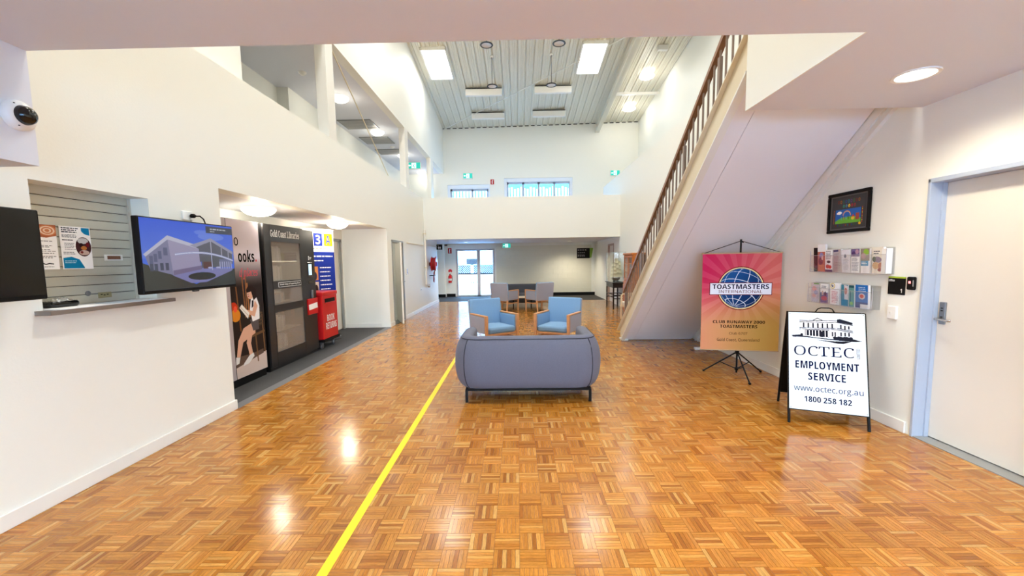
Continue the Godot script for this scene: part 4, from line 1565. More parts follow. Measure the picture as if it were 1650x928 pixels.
	out("card_slot", M.black_gloss, bd)
	B()
	mm(0.52, 0.57, 0.93, 1.06, -0.013, 0.012, 0.004)
	out("reader", M.steel_satin, bd)
	B()
	for k in 3:
		mm(0.5, 0.525, 1.56 + k * 0.022, 1.575 + k * 0.022, -0.013, -0.009)
	mm(0.54, 0.6, 1.59, 1.6, -0.013, -0.009)
	mm(0.54, 0.58, 1.57, 1.58, -0.013, -0.009)
	out("label_marks", M.white_ink, bd)
	B()
	mm(0.37, 0.7, 0.66, 0.92, -0.013, 0.012, 0.004)
	out("return_tray", M.red_paint, bd)
	B()
	X = Transform3D(Basis.from_euler(Vector3(0, 0, deg_to_rad(4))), Vector3(0.53, 0.79, 0.013))
	bx(Vector3.ZERO, Vector3(0.29, 0.09, 0.002))
	out("tray_notice", M.white_ink, bd)
	letters(bd, "Gold Coast Libraries", "Droid Serif", true, 0.78, 0.1, Vector3(-0.17, 1.93, 0.002), M.white_ink)
	B()
	mm(-0.44, 0.19, 1.165, 1.235, -0.001, 0.004)
	out("notice_rim", M.white_ink, bd)
	B()
	mm(-0.433, 0.183, 1.172, 1.228, 0.0, 0.005)
	out("notice_plate", M.black, bd)
	letters(bd, "Stand clear of opening door", "Droid Sans", true, 0.57, 0.036, Vector3(-0.125, 1.2, 0.0065), M.white_ink)
	B()
	mm(-0.735, -0.72, 0.0, 2.05, -0.53, -0.03)  # black strip painted in for the shade beside the machine
	out("side_shade_strip", M.black, bd)
	var rows := [[1.53, 0.23, "top"], [1.26, 0.22, "second"], [0.925, 0.17, "third"], [0.53, 0.22, "fourth"], [0.25, 0.22, "bottom"]]
	var bc := [c8(226, 220, 212), c8(208, 202, 196), c8(238, 236, 232), c8(190, 184, 178), c8(216, 206, 190)]
	for q in rows:
		var xx := gx0 + 0.03
		for k in 9:
			var wd := rng.randf_range(0.03, 0.055)
			var hh: float = q[1] * rng.randf_range(0.82, 1.0)
			var bk := thing("library_book", "%s pale book from the left on the %s shelf inside the black dispenser" % [nth(k), q[2]], "book", Vector3(-3.43 - 0.16, q[0], -6.47 - (xx + wd / 2)), 90, "books on the %s dispenser shelf" % q[2])
			B()
			mm(-wd / 2, wd / 2, 0, hh, -0.15, 0.04, 0.003)
			out("cover", mt("book_pale_%d" % (k % 5), bc[k % 5], 0.5), bk)
			xx += wd + 0.008
	# pull-up banner
	var bn := thing("pull_up_banner", "blue and white pull-up banner with yellow and blue letter tiles behind the red bin", "banner", Vector3(-3.765, 0, -8.03), 66)
	var i := canvas(256, 640, c8(34, 54, 150))
	rct(i, 0, 0, 1, 0.2, Color.WHITE)
	for q in [[0.05, c8(246, 208, 20)], [0.37, c8(34, 54, 150)], [0.69, c8(246, 208, 20)]]:
		rct(i, q[0], 0.03, q[0] + 0.27, 0.145, q[1])
	text_lines(i, 0.1, 0.95, 0.165, 0.185, 1, c8(150, 150, 150), 41)
	text_lines(i, 0.06, 0.97, 0.235, 0.262, 1, Color.WHITE, 42)
	text_lines(i, 0.2, 0.8, 0.275, 0.3, 1, Color.WHITE, 43)
	rct(i, 0.08, 0.335, 0.46, 0.46, c8(210, 140, 80))
	ell(i, 0.2, 0.41, 0.07, 0.04, c8(50, 36, 34))
	ell(i, 0.34, 0.42, 0.08, 0.04, c8(60, 60, 80))
	rct(i, 0.1, 0.36, 0.2, 0.38, c8(240, 220, 190))
	rct(i, 0.1, 0.475, 0.46, 0.6, c8(206, 190, 176))
	ell(i, 0.24, 0.55, 0.08, 0.05, c8(90, 70, 60))
	ell(i, 0.38, 0.55, 0.06, 0.05, c8(60, 46, 46))
	for k in 7:
		text_lines(i, 0.52, 0.9, 0.34 + k * 0.04, 0.36 + k * 0.04, 1, Color.WHITE, 50 + k)
	B()
	mm(-0.375, 0.375, 0, 0.07, -0.09, 0.09, 0.015)
	out("base", M.steel_satin, bn)
	B()
	mm(-0.37, 0.37, 0.07, 2.13, -0.002, 0.0)
	mm(-0.375, 0.375, 2.125, 2.15, -0.012, 0.012, 0.003)
	out("screen", M.white_ink, bn)
	sheet("print", bn, 0.74, 2.05, Vector3(0, 1.1, 0.001), printed("banner_u", i))
	for q in [["U", -0.235, c8(34, 54, 150)], ["3", 0.0, Color.WHITE], ["A", 0.235, c8(34, 54, 150)]]:
		letters(bn, q[0], "Droid Sans", true, 0.105, 0.17, Vector3(q[1] + 0.003, 1.945, 0.002), mt("tile_ink_%s" % q[0], q[2], 0.5))
	# red bin on castors
	var bin := thing("book_returns_bin", "red book returns bin on castors beside the black dispenser", "bin", Vector3(-3.42, 0, -7.54), 90)
	B()
	mm(-0.3, 0.3, 0.17, 0.98, -0.5, 0.04, 0.012)
	mm(-0.31, 0.31, 0.93, 1.0, -0.51, 0.05, 0.012)
	out("body", M.red_paint, bin)
	B()
	mm(-0.2, 0.2, 0.81, 0.88, 0.039, 0.046, 0.002)
	out("slot", M.black, bin)
	B()
	mm(-0.21, 0.21, 0.8, 0.812, 0.04, 0.056, 0.003)
	out("slot_lip", M.red_paint, bin)
	B()
	mm(-0.31, 0.33, 0.125, 0.17, -0.5, 0.05, 0.004)
	tube([Vector3(0.33, 0.15, 0.03), Vector3(0.4, 0.15, 0.03), Vector3(0.4, 0.15, -0.45), Vector3(0.33, 0.15, -0.45)], 0.01, 6)
	out("trolley_base", M.black, bin)
	for sx in [-0.22, 0.24]:
		for sz in [-0.4, -0.04]:
			B()
			X = Transform3D(Basis.from_euler(Vector3(0, 0, PI / 2)), Vector3(sx, 0.045, sz))
			X = Transform3D(Basis.from_euler(Vector3(PI / 2, 0, 0)), Vector3(sx, 0.045, sz))
			lathe([Vector2(0, -0.015), Vector2(0.04, -0.015), Vector2(0.045, -0.01), Vector2(0.045, 0.01), Vector2(0.04, 0.015), Vector2(0, 0.015)], 20)
			X = Transform3D(Basis.IDENTITY, Vector3(sx, 0, sz))
			mm(-0.02, 0.02, 0.085, 0.125, -0.022, 0.022, 0.004)
			mm(-0.012, 0.012, 0.04, 0.1, -0.024, -0.019)
			mm(-0.012, 0.012, 0.04, 0.1, 0.019, 0.024)
			out("castor", M.steel_satin, bin)
	letters(bin, "BOOK", "Droid Sans", true, 0.3, 0.115, Vector3(0.01, 0.535, 0.0415), M.white_ink)
	letters(bin, "RETURNS", "Droid Sans", true, 0.43, 0.115, Vector3(0.02, 0.395, 0.0415), M.white_ink)

# ---------------------------------------------------------------- far lobby and hose reel wall
func lobby() -> void:
	# pipes and hose reel on the left wall
	var pz := -13.45
	var pipe := thing("fire_pipe", "cream vertical water pipe beside the red hose reel with a side branch", "pipe", Vector3(XL + 0.05, 0, pz))
	B()
	tube([Vector3(0, 2.5, 0), Vector3(0, 0.78, -0.02)], 0.032, 10)
	tube([Vector3(0, 0.8, -0.02), Vector3(0, 0.78, -0.25), Vector3(0, 0.7, -0.42)], 0.022, 8)
	out("pipe", M.trim_white, pipe)
	for q in [2.36, 1.3]:
		B()
		mm(-0.045, 0.035, q, q + 0.03, -0.04, 0.04, 0.003)
		out("bracket", M.steel_cream, pipe)
	B()
	mm(-0.03, 0.03, 0.66, 0.76, -0.47, -0.38, 0.01)
	out("valve", mt("brass_dull", c8(170, 140, 100), 0.35, 0.5), pipe)
	var dado := thing("conduit", "thin cream conduit running along the left wall towards the pipe", "conduit", Vector3(XL + 0.015, 2.01, -12.4))
	B()
	mm(-0.015, 0.012, -0.012, 0.012, -0.95, 1.0, 0.003)
	out("duct", M.steel_cream, dado)
	dado = thing("conduit", "short conduit on the left wall past the hose reel under the balcony", "conduit", Vector3(XL + 0.015, 2.03, -14.8))
	B()
	mm(-0.015, 0.012, -0.012, 0.012, -0.72, 0.75, 0.003)
	out("duct", M.steel_cream, dado)
	var hr := thing("hose_reel", "red fire hose reel mounted on the left wall under the balcony", "hose reel", Vector3(XL, 1.42, -14.3), 90)
	B()
	X = Transform3D(Basis.from_euler(Vector3(PI / 2, 0, 0)), Vector3.ZERO)
	lathe([Vector2(0, 0.07), Vector2(0.24, 0.07), Vector2(0.25, 0.08), Vector2(0.24, 0.09), Vector2(0.17, 0.1), Vector2(0.17, 0.2), Vector2(0.24, 0.21), Vector2(0.25, 0.22), Vector2(0.24, 0.23), Vector2(0.08, 0.225), Vector2(0.06, 0.25), Vector2(0, 0.25)], 32)
	out("drum", M.red_paint, hr)
	B()
	for k in 6:
		var P := []
		for j in 33:
			P.append(Vector3(0.205 * cos(j * TAU / 32), 0.205 * sin(j * TAU / 32), 0.108 + k * 0.017))
		tube(P, 0.0125, 6)
	out("coiled_hose", mt("hose_red", c8(150, 18, 24), 0.5), hr)
	B()
	mm(-0.06, 0.06, -0.06, 0.06, 0, 0.08, 0.01)
	out("wall_bracket", M.black, hr)
	B()
	tube([Vector3(-0.04, -0.24, 0.15), Vector3(-0.06, -0.42, 0.13), Vector3(-0.02, -0.58, 0.12), Vector3(0.06, -0.62, 0.12), Vector3(0.12, -0.5, 0.12), Vector3(0.12, -0.3, 0.13), Vector3(0.1, -0.22, 0.15)], 0.012, 8)
	out("loose_hose", M["hose_red"], hr)
	B()
	mm(-0.1, 0.16, -0.4, -0.37, 0.0, 0.15, 0.005)
	out("hose_guide", M.black, hr)
	var hs := thing("wall_label", "faint grey sticker on the left wall just past the hose reel", "label", Vector3(XL, 1.4, -15.0), 90)
	B()
	mm(-0.1, 0.1, 0, 0.26, 0, 0.003)
	out("sticker", M.white_plastic, hs)
	B()
	for k in 3:
		mm(-0.05, 0.05, 0.04 + k * 0.07, 0.055 + k * 0.07, 0.003, 0.004)
	out("marks", M.charcoal, hs)
	var sw := thing("wall_panel", "small purple-screened control panel on the left wall past the ajar door", "panel", Vector3(XL, 1.16, -11.3), 90)
	B()
	mm(-0.05, 0.05, 0, 0.17, 0, 0.02, 0.004)
	out("case", M.white_plastic, sw)
	B()
	mm(-0.045, 0.0, 0.05, 0.16, 0.019, 0.022)
	mm(0.005, 0.045, 0.01, 0.07, 0.019, 0.022)
	out("buttons", mt("panel_purple", c8(86, 62, 140), 0.3), sw)
	var po := thing("power_outlet", "small white power outlet low on the left wall before the hose reel", "outlet", Vector3(XL, 0.62, -12.9), 90)
	B()
	mm(-0.06, 0.06, 0, 0.075, 0, 0.012, 0.003)
	out("plate", M.white_plastic, po)
	B()
	mm(-0.025, 0.0, 0.02, 0.05, 0.011, 0.014)
	mm(0.015, 0.03, 0.02, 0.05, 0.011, 0.014)
	out("sockets", M.charcoal, po)
	# projecting toilets sign
	var ts := thing("toilet_sign", "black projecting sign with white figures at the end of the left wall", "sign", Vector3(-2.95, 1.93, -15.62))
	B()
	mm(-0.02, 0.2, 0, 0.19, -0.012, 0.012, 0.003)
	out("plate", M.black, ts)
	var ti := canvas(96, 84, c8(14, 14, 14))
	for q in [0.32, 0.62]:
		ell(ti, q, 0.42, 0.055, 0.065, Color.WHITE)
		poly(ti, [Vector2(q - 0.09, 0.5), Vector2(q + 0.09, 0.5), Vector2(q + (0.14 if q > 0.5 else 0.06), 0.74), Vector2(q - (0.14 if q > 0.5 else 0.06), 0.74)], Color.WHITE)
		rct(ti, q - 0.05, 0.72, q - 0.01, 0.92, Color.WHITE)
		rct(ti, q + 0.01, 0.72, q + 0.05, 0.92, Color.WHITE)
	rct(ti, 0.2, 0.12, 0.34, 0.2, Color.WHITE)
	sheet("print", ts, 0.2, 0.18, Vector3(0.095, 0.095, 0.0135), printed("toilet_print", ti))
	# fire signs and extinguisher
	var fs := thing("fire_sign", "red fire extinguisher location sign left of the glass door", "sign", Vector3(-2.855, 1.83, -17.99))
	B()
	mm(-0.075, 0.075, 0, 0.22, -0.005, 0.004)
	out("plate", M.red_paint, fs)
	sheet("print", fs, 0.15, 0.22, Vector3(0, 0.11, 0.005), fire_print())
	var es := thing("extinguisher_label", "red arched label on the wall above the fire extinguisher", "label", Vector3(-2.86, 1.03, -17.99))
	B()
	var ap := PackedVector2Array()
	for k in 13:
		ap.append(Vector2(0.085 * cos(PI * k / 12.0), 0.05 + 0.09 * sin(PI * k / 12.0)))
	ap.append(Vector2(-0.05, 0.0)); ap.append(Vector2(0.0, 0.04)); ap.append(Vector2(0.05, 0.0))
	prism(ap, -0.005, 0.004)
	out("plate", M.red_paint, es)
	var fe := thing("fire_extinguisher", "red fire extinguisher hung on the wall left of the glass door", "fire extinguisher", Vector3(-2.86, 0.6, -17.9))
	B()
	lathe([Vector2(0, 0.0), Vector2(0.065, 0.0), Vector2(0.075, 0.02), Vector2(0.075, 0.26), Vector2(0.06, 0.3), Vector2(0.025, 0.32), Vector2(0.025, 0.35), Vector2(0, 0.35)], 20)
	out("cylinder", M.red_paint, fe)
	B()
	lathe([Vector2(0.0755, 0.09), Vector2(0.0765, 0.09), Vector2(0.0765, 0.18), Vector2(0.0755, 0.18)], 20)
	out("band", M.white_plastic, fe)
	B()
	bx(Vector3(0, 0.36, 0.02), Vector3(0.03, 0.02, 0.12), 0.005, Vector3(0.3, 0, 0))
	bx(Vector3(0, 0.335, 0.0), Vector3(0.04, 0.04, 0.04), 0.006)
	tube([Vector3(0.03, 0.33, 0), Vector3(0.085, 0.3, 0.01), Vector3(0.092, 0.2, 0.02), Vector3(0.088, 0.08, 0.02)], 0.01, 6)
	out("valve", M.black, fe)
	var sn := thing("door_sensor", "small dark sensor box under the lobby ceiling left of the glass door", "sensor", Vector3(-3.0, 2.14, -17.9))
	B()
	mm(-0.06, 0.06, 0, 0.07, -0.04, 0.04, 0.01)
	out("body", mt("sensor_tan", c8(120, 110, 104), 0.5), sn)
	# glazed back door
	B()
	var z0 := -17.98
	var z1 := -18.08
	mm(-2.6, -2.52, 0, 2.01, z0, z1, 0.004)
	mm(-1.05, -0.97, 0, 2.01, z0, z1, 0.004)
	mm(-2.52, -1.05, 1.93, 2.01, z0, z1, 0.004)
	mm(-1.72, -1.58, 0, 1.93, z0, z1, 0.004)
	mm(-2.52, -1.05, 0, 0.06, z0, z1, 0.004)
	var gd := struct("door_4", mt("alu_door", c8(196, 192, 192), 0.35), "grey aluminium glass double door to the bright yard", "door")
	B()
	mm(-2.52, -1.72, 0.93, 0.985, z0 + 0.01, z1 - 0.01)
	mm(-1.58, -1.05, 0.93, 0.985, z0 + 0.01, z1 - 0.01)
	out("push_bar", M.charcoal, gd)
	B()
	mm(-2.52, -1.72, 0.06, 1.93, -18.03, -18.036)
	out("pane", M.pane, gd)
	B()
	mm(-1.58, -1.05, 0.06, 1.93, -18.03, -18.036)
	out("pane", M.pane, gd)
	exit_sign(Vector3(-0.455, 2.02, -17.96), 0, 0.34, 0.17, "green running-man exit sign on the lobby block wall beside the glass door")
	# yard seen through it
	B()
	mm(-7, 3, -0.02, 3.4, -23.0, -23.3)
	mm(-7, 3, -0.03, -0.01, -18.3, -23.0)
	var yard := struct("wall_yard", mt("yard_white", c8(240, 240, 236), 0.8), "white wall of the building across the yard", "wall")
	B()
	mm(-2.75, -2.15, 1.3, 1.62, -22.99, -22.9, 0.01)
	out("dark_window", mt("window_dark", c8(46, 42, 44), 0.4), yard)
	B()
	mm(-3.4, -1.0, -0.02, 0.006, -18.2, -19.0)
	out("door_mat", mt("mat_blue", c8(90, 120, 160), 0.8), yard)
	for k in 2:
		var la := thing("lattice_fence", ["diagonal white lattice fence across the yard, behind the left door leaf", "diagonal white lattice fence across the yard, behind the right door leaf"][k], "fence", Vector3([-2.95, -1.55][k], 0, -21.0), 0, "lattice panels in the yard")
		B()
		for j in 17:
			var x0 := -1.06 + j * 0.105
			var t0 := maxf(0.0, -0.62 - x0)
			var t1 := minf(0.44, 0.62 - x0)
			if t1 - t0 < 0.05:
				continue
			for sg in [1, -1]:
				bx(Vector3((x0 + (t0 + t1) / 2) * sg, 0.87 + (t0 + t1) / 2, 0.008 * sg), Vector3((t1 - t0) * 1.414, 0.045, 0.012), 0, Vector3(0, 0, sg * PI / 4))
		out("laths", mt("lath_grey", c8(44, 44, 48), 0.7), la)
		B()
		for q in [0.84, 1.3]:
			mm(-0.68, 0.68, q, q + 0.05, -0.03, 0.03)
		mm(-0.68, -0.62, 0, 1.35, -0.03, 0.03)
		mm(0.62, 0.68, 0, 1.35, -0.03, 0.03)
		mm(-0.68, 0.68, 0.42, 0.47, -0.03, 0.03)
		out("frame", mt("fence_white", c8(200, 200, 198), 0.7), la)
	# directory sign
	var ds := thing("directory_sign", "black directory sign with a green end on the lobby block wall", "sign", Vector3(2.83, 1.55, -17.97))
	B()
	mm(-0.335, 0.2, 0, 0.42, -0.01, 0.012, 0.003)
	out("plate", M.black, ds)
	B()
	prism(PackedVector2Array([Vector2(0.2, 0.02), Vector2(0.27, 0.02), Vector2(0.34, 0.42), Vector2(0.2, 0.42)]), -0.01, 0.012)
	out("green_end", mt("sign_green", c8(128, 170, 50), 0.4), ds)
	B()
	for q in [[0.335, 0.3, 0.018], [0.22, 0.24, 0.016], [0.13, 0.22, 0.014], [0.085, 0.24, 0.014]]:
		var xx := -0.3
		for k in 4:
			mm(xx, xx + q[1] * 0.2, q[0], q[0] + q[2], 0.012, 0.0135)
			xx += q[1] * 0.26 + 0.02
	out("print_lines", M.white_ink, ds)
	# display desk with glass case and model ship
	var dk := thing("display_desk", "small black wooden desk carrying the glass ship case by the right wall", "desk", Vector3(3.02, 0, -13.14))
	B()
	mm(-0.22, 0.2, 0.77, 0.8, -0.55, 0.53, 0.006)
	mm(-0.19, 0.19, 0.64, 0.77, -0.5, 0.48, 0.004)
	out("top", M.dark_wood, dk)
	for sx in [-0.17, 0.17]:
		for sz in [-0.48, 0.46]:
			B()
			mm(sx - 0.02, sx + 0.02, 0, 0.65, sz - 0.02, sz + 0.02, 0.004)
			out("leg", M.dark_wood, dk)
	B()
	for sx in [-0.17, 0.17]:
		mm(sx - 0.01, sx + 0.01, 0.42, 0.445, -0.47, 0.45)
		mm(sx - 0.01, sx + 0.01, 0.34, 0.36, -0.47, 0.45)
	for sz in [-0.48, 0.46]:
		mm(-0.16, 0.16, 0.3, 0.325, sz - 0.01, sz + 0.01)
		mm(-0.16, 0.16, 0.4, 0.425, sz - 0.01, sz + 0.01)
	out("stretcher", M.dark_wood, dk)
	B()
	for sz in [-0.25, 0.22]:
		bx(Vector3(-0.197, 0.705, sz), Vector3(0.02, 0.025, 0.025), 0.006)
	out("knob", M.chrome, dk)
	var gc := thing("glass_case", "clear glass display case over the model ship on the black desk", "glass case", Vector3(3.02, 0.8, -13.14))
	B()
	mm(-0.19, -0.184, 0, 0.9, -0.46, 0.46)
	mm(0.18, 0.186, 0, 0.9, -0.46, 0.46)
	mm(-0.184, 0.18, 0, 0.9, -0.46, -0.454)
	mm(-0.184, 0.18, 0, 0.9, 0.454, 0.46)
	mm(-0.19, 0.186, 0.9, 0.906, -0.46, 0.46)
	out("glass", mt("case_glass", Color(0.7, 0.86, 0.84, 0.05), 0.03, 0.0, {"transparency": BaseMaterial3D.TRANSPARENCY_ALPHA}), gc)
	B()
	for sx in [-0.188, 0.184]:
		for sz in [-0.458, 0.458]:
			mm(sx - 0.003, sx + 0.003, 0, 0.906, sz - 0.003, sz + 0.003)
	out("edge", mt("glass_edge", c8(130, 165, 160), 0.2), gc)
	var sp := thing("model_ship", "model sailing ship with cream sails inside the glass case", "model ship", Vector3(3.0, 0.802, -13.05), 40)
	B()
	var hull := []
	for k in 13:
		var t := -1.0 + k / 6.0
		var row := []
		var wdt := 0.055 * sqrt(maxf(0.0, 1 - pow(absf(t), 2.6))) + 0.003
		var sheer := 0.03 * t * t
		for j in 9:
			var a := PI * j / 8.0
			row.append(Vector3(t * 0.2, 0.04 + sheer + 0.07 - 0.09 * sin(a) * (1 - 0.35 * t * t), wdt * cos(a)))
		hull.append(row)
	grid(hull, false, false, 1.0)
	for k in 12:
		quad(hull[k][0], hull[k + 1][0], hull[k + 1][8], hull[k][8], Vector3.UP)
	out("hull", mt("hull_brown", c8(96, 54, 32), 0.4), sp)
	B()
	mm(-0.12, 0.12, 0, 0.012, -0.05, 0.05, 0.003)
	mm(-0.09, -0.07, 0.01, 0.05, -0.03, 0.03)
	mm(0.07, 0.09, 0.01, 0.05, -0.03, 0.03)
	out("stand", M.dark_wood, sp)
	var mast_x := [-0.13, 0.0, 0.12]
	var mast_h := [0.62, 0.74, 0.66]
	B()
	for k in 3:
		tube([Vector3(mast_x[k], 0.08, 0), Vector3(mast_x[k], mast_h[k], 0)], 0.004, 6)
	tube([Vector3(0.17, 0.12, 0), Vector3(0.31, 0.2, 0)], 0.004, 6)
	out("mast", mt("hull_brown2", c8(120, 80, 50), 0.5), sp)
	var sail: Material = mt("sail_cream", c8(240, 232, 196), 0.8, 0.0, {"backlight_enabled": true, "backlight": c8(120, 116, 98)})
	for k in 3:
		for j in 4:
			var y0: float = 0.15 + j * (mast_h[k] - 0.17) / 4.0
			var hh: float = (mast_h[k] - 0.2) / 4.0
			var ww := 0.13 - j * 0.02
			B()
			var G := []
			for u in 6:
				var row := []
				for w in 6:
					var fu := u / 5.0
					var fw := -1.0 + w / 2.5
					row.append(Vector3(mast_x[k] + 0.012 + 0.035 * sin(PI * fu) * (1 - 0.4 * fw * fw), y0 + hh * fu, fw * ww * (1.05 - 0.18 * fu)))
				G.append(row)
			grid(G, false, false, 1.0)
			out("sail", sail, sp)
	B()
	for k in 2:
		tri(Vector3(0.16 + k * 0.06, 0.2, 0), Vector3(0.3, 0.2, 0.01), Vector3(0.13, 0.55 - k * 0.1, 0.0), Vector3.BACK, Vector3.BACK, Vector3.BACK)
	out("jib", sail, sp)
	# pine bookcase and an easy chair by it
	var bk := thing("display_cabinet", "orange pine cabinet with glazed upper doors against the right wall", "cabinet", Vector3(3.08, 0, -11.3))
	B()
	mm(-0.17, 0.165, 0.06, 0.86, -0.45, 0.43, 0.006)
	mm(-0.15, 0.165, 0, 0.06, -0.43, 0.41)
	mm(-0.185, 0.165, 0.86, 0.9, -0.46, 0.44, 0.006)
	mm(-0.15, 0.165, 0.9, 1.6, -0.45, -0.42)
	mm(-0.15, 0.165, 0.9, 1.6, 0.4, 0.43)
	mm(0.14, 0.165, 0.9, 1.6, -0.45, 0.43)
	mm(-0.19, 0.165, 1.6, 1.65, -0.46, 0.44, 0.008)
	mm(-0.13, 0.15, 1.24, 1.26, -0.42, 0.4)
	out("carcass", M.pine, bk)
	for k in 2:
		var c0 := -0.43 + k * 0.425
		B()
		mm(-0.165, -0.145, 0.92, 1.585, c0, c0 + 0.06, 0.003)
		mm(-0.165, -0.145, 0.92, 1.585, c0 + 0.36, c0 + 0.42, 0.003)
		for yy in [0.92, 1.53]:
			mm(-0.165, -0.145, yy, yy + 0.055, c0 + 0.06, c0 + 0.36, 0.003)
		for yy in [1.14, 1.37]:
			mm(-0.162, -0.148, yy, yy + 0.015, c0 + 0.06, c0 + 0.36)
		var dr := out("door", M.pine, bk)
		B()
		mm(-0.156, -0.153, 0.97, 1.535, c0 + 0.06, c0 + 0.36)
		out("pane", M.pane, dr)
		B()
		mm(-0.19, -0.168, 0.1, 0.82, c0, c0 + 0.42, 0.004)
		dr = out("door", M.pine, bk)
		B()
		bx(Vector3(-0.2, 0.5, c0 + (0.37 if k == 0 else 0.05)), Vector3(0.03, 0.03, 0.03), 0.008)
		out("knob", M.dark_wood, dr)
	for k in 4:
		var v := thing("ornament", "small dark vase inside the pine cabinet, %s" % ["lower shelf, far end", "lower shelf, near end", "upper shelf, far end", "upper shelf, near end"][k], "ornament", Vector3(3.08, 0.9 if k < 2 else 1.26, -11.5 + (k % 2) * 0.36), 0, "ornaments in the pine cabinet")
		B()
		lathe([Vector2(0, 0), Vector2(0.05, 0), Vector2(0.06, 0.06), Vector2(0.03, 0.13), Vector2(0.035, 0.17), Vector2(0, 0.17)], 16)
		out("vase", M.dark_wood, v)
	var ec := thing("easy_chair", "pale wooden easy chair half hidden behind the foot of the stairs", "chair", Vector3(2.83, 0, -10.35), -90)
	B()
	rb(Vector3(0, 0.4, 0.0), Vector3(0.5, 0.1, 0.5), 0.03)
	rb(Vector3(0, 0.68, -0.25), Vector3(0.5, 0.5, 0.08), 0.03, 4, Vector3(-0.2, 0, 0))
	out("cushion", mt("cushion_cream", c8(226, 218, 200), 0.9), ec)
	for sx in [-0.29, 0.29]:
		B()
		tube([Vector3(sx, 0.0, 0.24), Vector3(sx, 0.58, 0.24), Vector3(sx, 0.63, 0.2), Vector3(sx, 0.63, -0.24)], 0.024, 8)
		tube([Vector3(sx, 0.0, -0.28), Vector3(sx, 0.66, -0.26)], 0.022, 8)
		mm(sx - 0.015, sx + 0.015, 0.32, 0.36, -0.26, 0.24)
		out("arm_frame", mt("pale_wood", c8(226, 204, 168), 0.45), ec)
	B()
	mm(-0.28, 0.28, 0.32, 0.36, 0.2, 0.24)
	mm(-0.28, 0.28, 0.32, 0.36, -0.26, -0.22)
	out("rail", M["pale_wood"], ec)
	# door in the right lobby wall
	B()
	mm(XR - 0.012, XR + 0.1, 0, 2.03, -14.45, -14.5, 0.003)
	mm(XR - 0.012, XR + 0.1, 0, 2.03, -15.3, -15.35, 0.003)
	mm(XR - 0.012, XR + 0.1, 1.97, 2.03, -14.45, -15.35, 0.003)
	var d5 := struct("door_5", mt("frame_pink", c8(186, 160, 144), 0.45), "pinkish-beige door frame in the right lobby wall behind the ship case", "door")
	B()
	mm(XR + 0.05, XR + 0.09, 0.01, 1.97, -14.5, -15.3)
	out("leaf", M.door_white, d5)

# ---------------------------------------------------------------- right wall: picture, racks, door
func art_print() -> Material:
	var i := canvas(160, 120, c8(70, 70, 72))
	var pal := [c8(150, 70, 60), c8(200, 120, 60), c8(70, 130, 110), c8(70, 100, 170), c8(60, 150, 160), c8(120, 90, 150), c8(90, 140, 80)]
	for k in 9:
		ell(i, 0.2 + k * 0.075, 0.16, 0.028, 0.055, pal[k % 7].darkened(0.2))
		ell(i, 0.2 + k * 0.075, 0.16, 0.012, 0.025, c8(70, 70, 72))
	for k in 5:
		ell(i, 0.36 + k * 0.08, 0.3, 0.028, 0.05, [c8(60, 150, 120), c8(80, 130, 160), c8(240, 200, 40), c8(180, 50, 60), c8(150, 60, 60)][k])
		ell(i, 0.36 + k * 0.08, 0.31, 0.011, 0.02, c8(70, 70, 72))
	rct(i, 0.12, 0.4, 0.86, 0.84, c8(52, 104, 186))
	poly(i, [Vector2(0.12, 0.76), Vector2(0.3, 0.66), Vector2(0.55, 0.64), Vector2(0.7, 0.66), Vector2(0.86, 0.72), Vector2(0.86, 0.84), Vector2(0.12, 0.84)], c8(108, 178, 62))
	ell(i, 0.24, 0.5, 0.07, 0.05, Color.WHITE)
	ell(i, 0.19, 0.51, 0.04, 0.03, Color.WHITE)
	for k in 3:
		var P := []
		for j in 13:
			P.append(Vector2(0.46 + (0.12 - k * 0.012) * cos(PI + PI * j / 12.0), 0.6 + (0.15 - k * 0.016) * sin(PI + PI * j / 12.0)))
		stroke(i, P, 0.014, [c8(220, 110, 100), c8(240, 200, 110), c8(150, 130, 200)][k])
	for k in 4:
		stroke(i, [Vector2(0.3 + k * 0.07, 0.62), Vector2(0.31 + k * 0.07, 0.72)], 0.02, [c8(90, 160, 200), c8(200, 120, 120), c8(120, 190, 210), c8(60, 90, 60)][k])
	ell(i, 0.64, 0.7, 0.05, 0.05, c8(230, 200, 60))
	poly(i, [Vector2(0.6, 0.66), Vector2(0.65, 0.58), Vector2(0.7, 0.66)], c8(200, 70, 60))
	rct(i, 0.72, 0.56, 0.82, 0.76, c8(170, 84, 74))
	for k in 9:
		ell(i, 0.9, 0.4 + k * 0.055, 0.012, 0.02, c8(220, 180, 60) if k % 2 else c8(200, 80, 60))
		ell(i, 0.07, 0.42 + k * 0.05, 0.01, 0.018, c8(190, 100, 80))
	for k in 11:
		ell(i, 0.14 + k * 0.06, 0.9, 0.02, 0.028, pal[(k * 3) % 7].darkened(0.3))
	ell(i, 0.84, 0.88, 0.035, 0.04, c8(240, 180, 40))
	return printed("art_print", i, 0.4)

